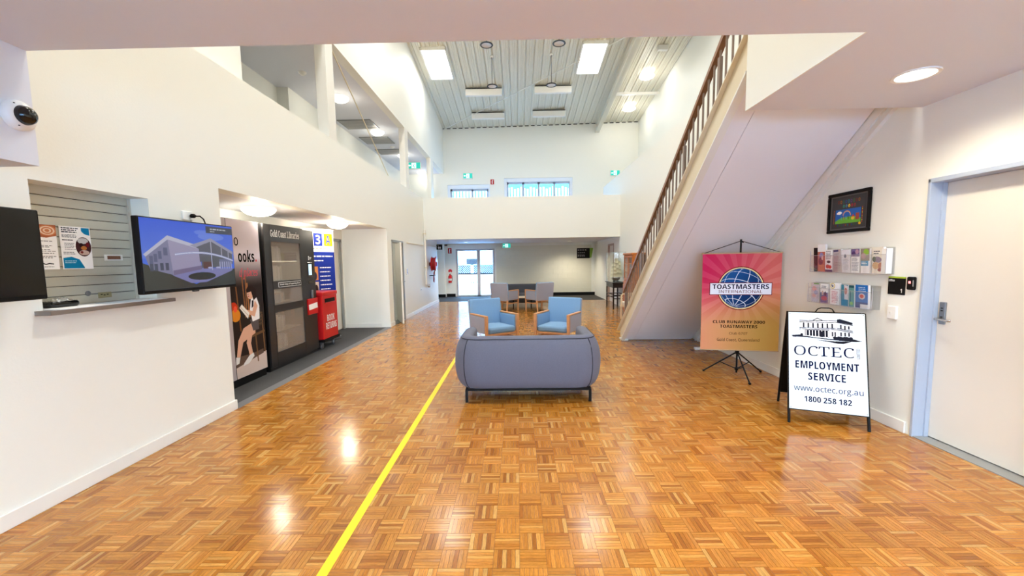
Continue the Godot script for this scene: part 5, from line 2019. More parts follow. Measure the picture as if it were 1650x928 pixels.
func brochure_img(k: int) -> Material:
	var i := canvas(48, 100, Color.WHITE)
	match k:
		0:
			rct(i, 0, 0, 1, 1, c8(38, 28, 30)); rct(i, 0.1, 0.75, 0.9, 0.95, c8(90, 80, 84))
		1:
			rct(i, 0, 0.28, 1, 1, c8(196, 110, 90)); ell(i, 0.5, 0.42, 0.25, 0.12, c8(150, 140, 200)); ell(i, 0.4, 0.62, 0.3, 0.14, c8(120, 60, 70)); rct(i, 0.1, 0.75, 0.9, 0.98, c8(214, 130, 90)); ell(i, 0.62, 0.5, 0.12, 0.08, c8(235, 200, 190))
		2:
			text_lines(i, 0.1, 0.9, 0.06, 0.45, 6, c8(90, 90, 110), 3); ell(i, 0.5, 0.55, 0.25, 0.06, c8(40, 40, 44)); ell(i, 0.35, 0.76, 0.25, 0.09, c8(214, 50, 36)); ell(i, 0.68, 0.78, 0.22, 0.08, c8(220, 60, 40)); rct(i, 0, 0.9, 1, 1, c8(70, 64, 96))
		3:
			i.fill(c8(196, 182, 182)); rct(i, 0.05, 0.02, 0.7, 0.1, c8(80, 76, 120)); text_lines(i, 0.1, 0.9, 0.18, 0.95, 12, c8(160, 148, 150), 5)
		4:
			i.fill(c8(236, 234, 240)); ell(i, 0.45, 0.28, 0.14, 0.08, c8(60, 70, 110)); text_lines(i, 0.15, 0.85, 0.42, 0.9, 9, c8(170, 170, 186), 7)
		5:
			rct(i, 0, 0, 1, 0.32, c8(120, 104, 150)); ell(i, 0.3, 0.2, 0.22, 0.1, c8(84, 60, 110)); ell(i, 0.7, 0.12, 0.2, 0.1, c8(190, 150, 170)); text_lines(i, 0.08, 0.92, 0.38, 0.95, 10, c8(150, 150, 170), 9)
		6:
			rct(i, 0, 0, 1, 0.5, c8(150, 140, 130)); ell(i, 0.6, 0.15, 0.3, 0.14, c8(150, 190, 70)); ell(i, 0.3, 0.3, 0.28, 0.12, c8(190, 150, 150)); rct(i, 0, 0.5, 0.85, 0.7, c8(60, 150, 200)); text_lines(i, 0.1, 0.7, 0.54, 0.66, 2, Color.WHITE, 12)
		7:
			i.fill(c8(244, 238, 224)); text_lines(i, 0.15, 0.7, 0.14, 0.3, 2, c8(70, 70, 80), 13); ell(i, 0.45, 0.48, 0.4, 0.12, c8(140, 120, 150)); ell(i, 0.2, 0.46, 0.16, 0.1, c8(60, 76, 60)); ell(i, 0.35, 0.7, 0.3, 0.14, c8(220, 176, 120)); ell(i, 0.75, 0.72, 0.2, 0.14, c8(196, 120, 90)); ell(i, 0.7, 0.86, 0.2, 0.06, c8(150, 60, 60))
		8:
			i.fill(c8(216, 200, 206)); rct(i, 0.35, 0, 1, 0.06, c8(96, 150, 60)); ell(i, 0.4, 0.3, 0.3, 0.12, c8(226, 150, 140)); ell(i, 0.6, 0.5, 0.25, 0.12, c8(160, 160, 190)); ell(i, 0.35, 0.68, 0.25, 0.1, c8(230, 180, 170)); rct(i, 0, 0.85, 1, 1, c8(220, 214, 224))
		9:
			text_lines(i, 0.15, 0.85, 0.12, 0.25, 2, c8(60, 60, 80), 15); rct(i, 0, 0.45, 1, 1, c8(96, 100, 160)); ell(i, 0.3, 0.5, 0.14, 0.12, c8(200, 170, 160)); ell(i, 0.65, 0.52, 0.14, 0.12, c8(70, 50, 80)); ell(i, 0.5, 0.76, 0.4, 0.12, c8(190, 90, 110))
		10:
			ell(i, 0.3, 0.14, 0.26, 0.13, c8(230, 200, 90)); ell(i, 0.3, 0.14, 0.2, 0.1, Color.WHITE); stroke(i, [Vector2(0.24, 0.06), Vector2(0.2, 0.14), Vector2(0.3, 0.19), Vector2(0.36, 0.14), Vector2(0.26, 0.12)], 0.03, c8(50, 50, 70)); text_lines(i, 0.2, 0.9, 0.4, 0.95, 8, c8(206, 120, 140), 17)
		11:
			i.fill(c8(70, 140, 164)); poly(i, [Vector2(0.4, 0.0), Vector2(0.95, 0.05), Vector2(1, 0.7), Vector2(0.45, 0.7)], c8(226, 218, 220)); ell(i, 0.65, 0.3, 0.2, 0.16, c8(196, 130, 120)); rct(i, 0, 0.72, 1, 1, c8(30, 130, 170))
		12:
			i.fill(c8(104, 156, 150)); rct(i, 0, 0, 1, 0.12, c8(40, 90, 100)); stroke(i, [Vector2(0.3, 0.25), Vector2(0.34, 0.75)], 0.05, c8(30, 70, 90)); ell(i, 0.5, 0.85, 0.3, 0.08, c8(150, 190, 90))
		13:
			i.fill(c8(42, 116, 200)); text_lines(i, 0.25, 0.95, 0.1, 0.32, 3, c8(220, 235, 250), 19); ell(i, 0.52, 0.5, 0.26, 0.13, c8(226, 214, 220)); ell(i, 0.5, 0.49, 0.16, 0.08, c8(214, 70, 60)); rct(i, 0, 0.76, 1, 1, c8(30, 64, 140)); rct(i, 0.4, 0.84, 1, 1, c8(236, 238, 244))
	return printed("brochure_%d" % k, i, 0.35)

func rack(at: Vector3, w: float, h: float, slots: int, label: String) -> void:
	var o := thing("brochure_rack", label, "brochure rack", at, -90, "clear wall brochure racks")
	B()
	mm(-w / 2, w / 2, 0, h + 0.015, 0.0, 0.003)
	mm(-w / 2, w / 2, 0, h * 0.78, 0.075, 0.078)
	mm(-w / 2, w / 2, 0, 0.003, 0.0, 0.078)
	out("shell", M.acrylic, o)
	for k in slots + 1:
		B()
		var x := -w / 2 + w * k / slots
		mm(x - 0.0015, x + 0.0015, 0, h * 0.85, 0.0, 0.076)
		out("divider", M.acrylic, o)
	B()
	for q in [[0.0, 0.078], [h * 0.78, 0.077]]:
		mm(-w / 2, w / 2, q[0] - 0.002, q[0] + 0.002, q[1] - 0.003, q[1] + 0.001)
	for x in [-w / 2, w / 2]:
		mm(x - 0.002, x + 0.002, 0, h, 0.074, 0.079)
	out("edge", mt("acrylic_edge", c8(196, 192, 196), 0.2), o)

func right_side() -> void:
	var fr := thing("framed_picture", "black-framed colourful childlike picture with a rainbow on the right wall", "picture", Vector3(XR, 1.726, -4.258), -90)
	B()
	mm(-0.265, 0.265, 0, 0.03, 0, 0.025, 0.004)
	mm(-0.265, 0.265, 0.365, 0.395, 0, 0.025, 0.004)
	mm(-0.265, -0.235, 0.03, 0.365, 0, 0.025, 0.004)
	mm(0.235, 0.265, 0.03, 0.365, 0, 0.025, 0.004)
	out("frame", M.black, fr)
	B()
	mm(-0.24, 0.24, 0.02, 0.375, 0, 0.01)
	out("mount", mt("mount_grey", c8(96, 94, 94), 0.7), fr)
	sheet("print", fr, 0.43, 0.31, Vector3(0, 0.1975, 0.011), art_print())
	rack(Vector3(XR, 1.333, -4.19), 0.95, 0.22, 8, "upper clear acrylic brochure rack on the right wall, below the framed picture")
	rack(Vector3(XR, 1.008, -4.255), 0.84, 0.2, 6, "lower clear acrylic brochure rack on the right wall, above the folding sign")
	var up := [[-0.425, 0.06, 0.25, "dark-covered brochure at the far left of the upper rack"], [-0.34, 0.11, 0.285, "tall brochure with a white top and red figures, second in the upper rack"], [-0.235, 0.1, 0.225, "white brochure with red tomatoes in the upper rack"], [-0.11, 0.1, 0.225, "beige-grey slumped brochure in the upper rack"], [0.0, 0.105, 0.22, "white curled brochure at the middle of the upper rack"], [0.11, 0.1, 0.225, "brochure with a purple photo top in the upper rack"], [0.225, 0.1, 0.225, "brochure with a green photo and blue band in the upper rack"], [0.36, 0.12, 0.235, "cream brochure with people and food at the right of the upper rack"]]
	for k in up.size():
		brochure(k, Vector3(XR - 0.035, 1.337, -4.19 + up[k][0]), up[k][1], up[k][2], up[k][3], "brochures in the upper rack", 0.06 if k in [3, 4] else 0.0)
	var st2 := thing("leaflet_stack", "stack of plain white leaflets at the right end of the upper rack", "leaflets", Vector3(XR - 0.035, 1.337, -3.755), -90)
	B()
	mm(-0.022, 0.022, 0, 0.22, -0.03, 0.03, 0.002)
	out("sheets", M.white_ink, st2)
	var lo := [[-0.345, 0.12, 0.2, "pinkish brochure with a green tip at the left of the lower rack"], [-0.21, 0.11, 0.2, "white brochure with a crowd photo in the lower rack"], [-0.065, 0.125, 0.215, "white brochure with a yellow ring and pink print in the lower rack"], [0.07, 0.09, 0.205, "teal brochure with a white figure in the lower rack"], [0.155, 0.065, 0.205, "narrow grey-green brochure in the lower rack"], [0.275, 0.145, 0.215, "bright blue brochure with a red badge at the right of the lower rack"]]
	for k in lo.size():
		brochure(8 + k, Vector3(XR - 0.035, 1.012, -4.255 + lo[k][0]), lo[k][1], lo[k][2], lo[k][3], "brochures in the lower rack", 0.0)
	var os := thing("office_sign", "square black room sign with a green top edge by the white door", "sign", Vector3(XR, 1.16, -3.678), -90)
	B()
	mm(-0.082, 0.082, 0, 0.14, 0, 0.008, 0.002)
	out("plate", M.black, os)
	B()
	mm(-0.082, 0.082, 0.14, 0.154, 0, 0.0085, 0.002)
	out("green_edge", mt("lime", c8(164, 190, 44), 0.4), os)
	letters(os, "Office", "Droid Sans", true, 0.055, 0.02, Vector3(-0.045, 0.122, 0.0085), M.white_ink)
	letters(os, "1", "Droid Sans", true, 0.016, 0.034, Vector3(0.05, 0.035, 0.0085), M.white_ink)
	var cr := thing("card_reader", "black door card reader with a red indicator by the door frame", "card reader", Vector3(XR, 1.21, -3.533), -90)
	B()
	mm(-0.037, 0.037, 0, 0.108, 0, 0.024, 0.008)
	out("case", M.black, cr)
	B()
	bx(Vector3(-0.005, 0.062, 0.0245), Vector3(0.02, 0.02, 0.003), 0.001)
	out("indicator_light", glow("red_led", c8(255, 40, 50), 2.0), cr)
	B()
	mm(0.022, 0.03, 0.03, 0.08, 0.0235, 0.0245)
	out("marks", M.frame_grey, cr)
	var ls := thing("light_switch", "white rocker light switch below the black room sign", "light switch", Vector3(XR, 0.947, -3.692), -90)
	B()
	mm(-0.045, 0.045, 0, 0.113, 0, 0.022, 0.005)
	out("plate", M.white_plastic, ls)
	B()
	bx(Vector3(-0.01, 0.055, 0.023), Vector3(0.018, 0.02, 0.006), 0.002, Vector3(0.2, 0, 0))
	out("rocker", M.trim_white, ls)
	# white door and pale frame
	B()
	mm(XR - 0.014, XR + 0.11, 0, 2.083, -3.455, -3.43, 0.003)
	mm(XR - 0.014, XR + 0.11, 0, 2.083, -2.46, -2.49, 0.003)
	mm(XR - 0.014, XR + 0.11, 2.055, 2.088, -3.455, -2.46, 0.003)
	mm(XR + 0.075, XR + 0.11, 0, 2.06, -3.432, -3.418, 0.002)
	var d := struct("door_6", M.frame_blue, "white flush door with pale grey steel frame in the near right wall", "door")
	B()
	mm(XR + 0.11, XR + 0.15, 0.012, 2.055, -3.428, -2.5, 0.003)
	out("leaf", M.door_white, d)
	B()
	mm(XR - 0.005, XR + 0.15, -0.02, 0.006, -3.43, -2.49)
	out("threshold", M.frame_grey, d)
	B()
	bx(Vector3(XR + 0.103, 1.035, -3.375), Vector3(0.016, 0.175, 0.05), 0.004)
	out("lock_plate", M.steel_satin, d)
	B()
	tube([Vector3(XR + 0.1, 0.99, -3.375), Vector3(XR + 0.045, 0.99, -3.375), Vector3(XR + 0.042, 0.99, -3.36), Vector3(XR + 0.042, 0.988, -3.27), Vector3(XR + 0.055, 0.988, -3.262)], 0.009, 8)
	out("lever_handle", M.chrome, d)
	B()
	for q in [1.075, 1.055, 1.005]:
		bx(Vector3(XR + 0.0945, q, -3.375), Vector3(0.002, 0.008, 0.018))
	out("lock_buttons", M.black, d)

func brochure(k: int, at: Vector3, w: float, h: float, label: String, group: String, slump: float) -> void:
	var o := thing("brochure", label, "brochure", at, -90, group)
	B()
	X = Transform3D(Basis.from_euler(Vector3(0.05, 0, slump)), Vector3.ZERO)
	mm(-w / 2, w / 2, 0, h, -0.012, 0.012, 0.001)
	out("pages", mt("page_white", c8(236, 234, 232), 0.5), o)
	sheet("cover_print", o, w, h, Transform3D(Basis.from_euler(Vector3(0.05, 0, slump)), Vector3.ZERO) * Vector3(0, h / 2, 0.0128), brochure_img(k), Vector3(0.05, 0, slump))

# ---------------------------------------------------------------- seating
func make_sofa(label: String, cloth: Material, at: Vector3, turn: float) -> Node3D:
	var o := thing("sofa", label, "sofa", at, turn, "")
	var path := []
	var outw := []
	var hx := 0.69
	var zb := -0.32
	var zf := 0.34
	var rr := 0.17
	for k in 7:
		path.append(Vector2(-hx, zf - (zf - zb - rr) * k / 6.0)); outw.append(Vector2(-1, 0))
	for k in range(1, 8):
		var a := PI + PI / 2 * k / 8.0
		path.append(Vector2(-hx + rr + rr * cos(a), zb + rr + rr * sin(a))); outw.append(Vector2(cos(a), sin(a)))
	for k in 13:
		path.append(Vector2(-hx + rr + (2 * hx - 2 * rr) * k / 12.0, zb)); outw.append(Vector2(0, -1))
	for k in range(1, 8):
		var a := 3 * PI / 2 + PI / 2 * k / 8.0
		path.append(Vector2(hx - rr + rr * cos(a), zb + rr + rr * sin(a))); outw.append(Vector2(cos(a), sin(a)))
	for k in 7:
		path.append(Vector2(hx, zb + rr + (zf - zb - rr) * k / 6.0)); outw.append(Vector2(1, 0))
	var sec := []
	var ctrl := [Vector2(-0.03, 0.135), Vector2(0.02, 0.15), Vector2(0.07, 0.21), Vector2(0.097, 0.31), Vector2(0.105, 0.42), Vector2(0.095, 0.53), Vector2(0.068, 0.62), Vector2(0.03, 0.68), Vector2(0.0, 0.7), Vector2(-0.045, 0.705), Vector2(-0.08, 0.69), Vector2(-0.095, 0.65), Vector2(-0.098, 0.5), Vector2(-0.095, 0.3), Vector2(-0.09, 0.16), Vector2(-0.07, 0.135)]
	for k in ctrl.size():
		var p0: Vector2 = ctrl[(k - 1 + ctrl.size()) % ctrl.size()]
		var p1: Vector2 = ctrl[k]
		var p2: Vector2 = ctrl[(k + 1) % ctrl.size()]
		var p3: Vector2 = ctrl[(k + 2) % ctrl.size()]
		for j in 2:
			sec.append(p1.cubic_interpolate(p2, p0, p3, j / 2.0))
	var at_sec := func(i: int, s: Vector2) -> Vector3:
		var p: Vector2 = path[i] + outw[i] * s.x
		return Vector3(p.x, s.y, p.y)
	var G := []
	var n := path.size()
	var mid := Vector2(0.0, 0.42)
	for e in [0, 1, 2, 3]:
		var row := []
		var sc: float = [0.0, 0.6, 0.88, 0.97][e]
		for s in sec:
			var v: Vector3 = at_sec.call(0, mid + (s - mid) * sc)
			v.z += [0.06, 0.055, 0.038, 0.018][e]
			row.append(v)
		G.append(row)
	for i in n:
		var row := []
		for s in sec:
			row.append(at_sec.call(i, s))
		G.append(row)
	for e in [3, 2, 1, 0]:
		var row := []
		var sc: float = [0.0, 0.6, 0.88, 0.97][e]
		for s in sec:
			var v: Vector3 = at_sec.call(n - 1, mid + (s - mid) * sc)
			v.z += [0.06, 0.055, 0.038, 0.018][e]
			row.append(v)
		G.append(row)
	B()
	grid(G, false, true, 1.0)
	out("upholstered_shell", cloth, o)
	B()
	rb(Vector3(0, 0.31, 0.06), Vector3(1.2, 0.2, 0.66), 0.05, 4, Vector3.ZERO, 0.02)
	out("seat_cushion", cloth, o)
	B()
	mm(-0.62, 0.62, 0.15, 0.22, -0.28, 0.36, 0.01)
	out("deck", M.charcoal, o)
	# piping along the rim and down the back corners
	B()
	var rim := []
	for i in n:
		rim.append(at_sec.call(i, Vector2(0.034, 0.678)))
	tube(rim, 0.0055, 6)
	for i in [11, 29]:
		var seam := []
		for s in range(2, 15):
			seam.append(at_sec.call(i, sec[s] * Vector2(1.0, 1.0) + Vector2(0.001, 0)))
		tube(seam, 0.0055, 6)
	out("piping", mt("piping", c8(46, 48, 60), 0.7), o)
	B()
	for sx in [-0.655, 0.655]:
		mm(sx - 0.012, sx + 0.012, 0.125, 0.15, -0.34, 0.34, 0.002)
	for sz in [-0.335, 0.335]:
		mm(-0.655, 0.655, 0.125, 0.15, sz - 0.012, sz + 0.012, 0.002)
	out("base_frame", M.black, o)
	for sx in [-0.655, 0.655]:
		for sz in [-0.335, 0.335]:
			B()
			mm(sx - 0.014, sx + 0.014, 0, 0.14, sz - 0.014, sz + 0.014, 0.003)
			out("leg", M.black, o)
	return o

func make_armchair(label: String, at: Vector3, turn: float) -> Node3D:
	var o := thing("armchair", label, "armchair", at, turn, "oak-armed blue chairs")
	var blue: Material = M.chair_blue
	var grey: Material = M.chair_grey
	var oak: Material = M.oak
	B()
	rb(Vector3(0, 0.385, 0.035), Vector3(0.52, 0.11, 0.52), 0.045, 5, Vector3.ZERO, 0.03)
	out("seat", blue, o)
	B()
	rb(Vector3(0, 0.6, -0.245), Vector3(0.6, 0.52, 0.05), 0.024, 4, Vector3(-0.13, 0, 0))
	out("backrest", blue, o)
	B()
	rb(Vector3(0, 0.585, -0.282), Vector3(0.605, 0.53, 0.04), 0.018, 4, Vector3(-0.13, 0, 0))
	out("back_panel", grey, o)
	for s in [-1.0, 1.0]:
		B()
		rb(Vector3(s * 0.272, 0.48, 0.015), Vector3(0.028, 0.255, 0.5), 0.013, 3)
		out("inner_arm", blue, o)
		B()
		rb(Vector3(s * 0.296, 0.475, 0.015), Vector3(0.03, 0.265, 0.5), 0.013, 3)
		out("outer_arm", grey, o)
		B()
		bx(Vector3(s * 0.288, 0.624, 0.035), Vector3(0.046, 0.022, 0.56), 0.005)
		out("armrest", oak, o)
		B()
		hexa([Vector3(s * 0.288 - 0.014, 0, 0.272), Vector3(s * 0.288 + 0.014, 0, 0.272), Vector3(s * 0.288 + 0.014, 0, 0.302), Vector3(s * 0.288 - 0.014, 0, 0.302), Vector3(s * 0.288 - 0.022, 0.614, 0.268), Vector3(s * 0.288 + 0.022, 0.614, 0.268), Vector3(s * 0.288 + 0.022, 0.614, 0.315), Vector3(s * 0.288 - 0.022, 0.614, 0.315)])
		out("leg", oak, o)
		B()
		hexa([Vector3(s * 0.27 - 0.013, 0, -0.315), Vector3(s * 0.27 + 0.013, 0, -0.315), Vector3(s * 0.27 + 0.013, 0, -0.288), Vector3(s * 0.27 - 0.013, 0, -0.288), Vector3(s * 0.27 - 0.02, 0.36, -0.27), Vector3(s * 0.27 + 0.02, 0.36, -0.27), Vector3(s * 0.27 + 0.02, 0.36, -0.23), Vector3(s * 0.27 - 0.02, 0.36, -0.23)])
		out("leg", oak, o)
		B()
		bx(Vector3(s * 0.278, 0.245, 0.0), Vector3(0.018, 0.03, 0.56), 0.004)
		out("stretcher", oak, o)
	B()
	bx(Vector3(0, 0.322, 0.275), Vector3(0.54, 0.03, 0.02), 0.004)
	bx(Vector3(0, 0.322, -0.245), Vector3(0.54, 0.03, 0.02), 0.004)
	out("seat_rail", oak, o)
	B()
	bx(Vector3(0, 0.245, 0.0), Vector3(0.54, 0.026, 0.018), 0.004)
	out("cross_stretcher", oak, o)
	return o

func seating() -> void:
	make_sofa("grey-blue two-seat tub sofa seen from behind, nearest the viewer beside the yellow line", M.sofa_cloth, Vector3(0.095, 0, -4.735), 180)
	make_sofa("grey two-seat tub sofa darkened for the balcony shade, facing the viewer, beyond the far pair of armchairs", M.sofa_shaded, Vector3(0.13, 0, -14.1), 0)
	var c := make_armchair("blue armchair with oak arms facing the near sofa, on the left", Vector3(-0.42, 0, -7.0), 33)
	copy_of(c, "armchair", "blue armchair with oak arms facing the near sofa, on the right", Vector3(0.67, 0, -7.03), -28, "oak-armed blue chairs")
	copy_of(c, "armchair", "armchair seen from its grey back in the far group, nearer the glass door", Vector3(-0.40, 0, -12.6), 148, "oak-armed blue chairs")
	copy_of(c, "armchair", "armchair seen from its grey back in the far group, nearer the ship case", Vector3(0.63, 0, -12.55), -148, "oak-armed blue chairs")
	var t := thing("coffee_table", "low pale coffee table with black legs between the far armchairs", "coffee table", Vector3(0.13, 0, -13.28))
	B()
	mm(-0.45, 0.45, 0.34, 0.365, -0.28, 0.28, 0.006)
	out("top", mt("table_pale", c8(232, 214, 186), 0.35), t)
	for sx in [-0.28, 0.28]:
		for sz in [-0.2, 0.2]:
			B()
			mm(sx - 0.012, sx + 0.012, 0, 0.34, sz - 0.012, sz + 0.012)
			out("leg", M.black, t)
	B()
	mm(-0.29, 0.29, 0.315, 0.34, -0.21, 0.21)
	out("under_frame", M.black, t)
	var tape := thing("floor_tape", "yellow adhesive tape line along the parquet floor left of the sofa", "tape", Vector3(-0.972, 0.0004, -4.3))
	B()
	var xs := 0.026
	hexa([Vector3(-xs + 0.012, 0, 3.9), Vector3(xs + 0.012, 0, 3.9), Vector3(xs - 0.01, 0, -2.6), Vector3(-xs - 0.01, 0, -2.6), Vector3(-xs + 0.012, 0.0008, 3.9), Vector3(xs + 0.012, 0.0008, 3.9), Vector3(xs - 0.01, 0.0008, -2.6), Vector3(-xs - 0.01, 0.0008, -2.6)])
	out("strip", M.yellow_tape, tape)

# ---------------------------------------------------------------- standing signs on the right
func club_print() -> Material:
	var w := 360
	var h := 486
	var i := canvas(w, h, c8(210, 90, 90))
	var c0 := Vector2(0.5 * w, 0.355 * h)
	var rg := 0.293 * w
	for y in h:
		for x in w:
			var u := float(x) / w
			var v := float(y) / h
			var a := c8(206, 28, 84).lerp(c8(214, 104, 96), clampf(u * 1.1 + v * 0.25, 0, 1))
			var b := c8(222, 150, 112).lerp(c8(204, 164, 88), clampf(u * 1.3, 0, 1))
			var col := a.lerp(b, smoothstep(0.2, 0.78, v))
			var d := Vector2(x, y) - c0
			var ray := fposmod(atan2(d.y, d.x) / TAU * 20.0, 1.0)
			var fade := 1.0 - smoothstep(0.55, 0.8, v)
			if ray < 0.5:
				col = col.lerp(Color(1, 0.86, 0.82), 0.13 * fade)
			var r := d.length() / rg
			if r < 1.03:
				if r > 0.99:
					col = c8(120, 30, 20)
				elif r > 0.94:
					col = c8(246, 228, 170)
				elif r > 0.925:
					col = c8(20, 30, 70)
				else:
					# globe with meridians and parallels, tilted
					var p := Vector3(d.x / rg / 0.925, -d.y / rg / 0.925, 0)
					p.z = sqrt(maxf(0.0, 1 - p.x * p.x - p.y * p.y))
					var shade := clampf(0.62 + 0.5 * (-p.x * 0.5 + p.y * 0.5), 0.0, 1.0)
					col = c8(6, 22, 66).lerp(c8(36, 92, 160), shade)
					var q := p.rotated(Vector3(0, 0, 1), 0.3).rotated(Vector3(1, 0, 0), 0.42)
					var lat := asin(clampf(q.y, -1, 1)) / deg_to_rad(30.0)
					var lon := (atan2(q.x, q.z) + 0.4) / deg_to_rad(34.0)
					var dl := absf(lat - round(lat)) * deg_to_rad(30.0)
					var dn := absf(lon - round(lon)) * deg_to_rad(34.0) * sqrt(maxf(0.02, 1 - q.y * q.y))
					if minf(dl, dn) < 0.016:
						col = c8(236, 242, 250)
			i.set_pixel(x, y, col)
	rct(i, 0.1, 0.297, 0.895, 0.424, c8(110, 28, 40))
	rct(i, 0.108, 0.303, 0.887, 0.418, c8(240, 240, 250))
	return printed("club_print", i, 0.55)

func hall_print() -> Material:
	var i := canvas(320, 128, c8(220, 234, 246))
	var k := c8(24, 26, 40)
	var g := c8(120, 126, 144)
	# ground shadow and hedges
	poly(i, [Vector2(0.0, 0.72), Vector2(0.14, 0.68), Vector2(0.3, 0.76), Vector2(0.56, 0.8), Vector2(0.86, 0.76), Vector2(0.99, 0.84), Vector2(0.9, 0.87), Vector2(0.6, 0.84), Vector2(0.2, 0.77), Vector2(0.02, 0.78)], k)
	poly(i, [Vector2(0.36, 0.86), Vector2(0.62, 0.88), Vector2(0.86, 0.86), Vector2(0.74, 0.96), Vector2(0.66, 0.96), Vector2(0.5, 0.9)], k)
	# front and side walls
	poly(i, [Vector2(0.14, 0.14), Vector2(0.66, 0.1), Vector2(0.66, 0.76), Vector2(0.14, 0.72)], c8(246, 248, 252))
	poly(i, [Vector2(0.66, 0.1), Vector2(0.86, 0.2), Vector2(0.86, 0.74), Vector2(0.66, 0.76)], c8(210, 214, 224))
	for q in [0.14, 0.2, 0.42, 0.47]:
		stroke(i, [Vector2(0.12, q), Vector2(0.66, q - 0.03), Vector2(0.87, q + 0.06)], 0.022, k)
	poly(i, [Vector2(0.3, 0.13), Vector2(0.38, 0.02), Vector2(0.47, 0.12)], k)
	poly(i, [Vector2(0.33, 0.115), Vector2(0.38, 0.05), Vector2(0.44, 0.11)], Color.WHITE)
	poly(i, [Vector2(0.66, 0.06), Vector2(0.7, 0.04), Vector2(0.87, 0.16), Vector2(0.87, 0.24), Vector2(0.66, 0.16)], k)
	for q in 7:
		var x := 0.17 + q * 0.068
		rct(i, x, 0.25, x + 0.022, 0.4, k)
		ell(i, x + 0.011, 0.25, 0.011, 0.03, k)
		stroke(i, [Vector2(x - 0.012, 0.41), Vector2(x + 0.034, 0.41)], 0.016, g)
	for q in 3:
		var x := 0.7 + q * 0.055
		rct(i, x, 0.26 + q * 0.02, x + 0.018, 0.42, k)
		rct(i, x, 0.54, x + 0.018, 0.68, k)
	# colonnade
	poly(i, [Vector2(0.2, 0.49), Vector2(0.54, 0.48), Vector2(0.54, 0.74), Vector2(0.2, 0.7)], k)
	for q in 8:
		var x := 0.21 + q * 0.045
		rct(i, x, 0.5, x + 0.014, 0.73, Color.WHITE)
	rct(i, 0.42, 0.53, 0.46, 0.74, k)
	for q in [[0.58, 0.53], [0.62, 0.53]]:
		rct(i, q[0], q[1], q[0] + 0.02, 0.7, k)
	for q in 9:
		ell(i, 0.62 + q * 0.028, 0.75 + 0.01 * sin(q * 2.0), 0.025, 0.05, k)
	ell(i, 0.15, 0.68, 0.02, 0.05, k)
	return printed("hall_print", i, 0.45)

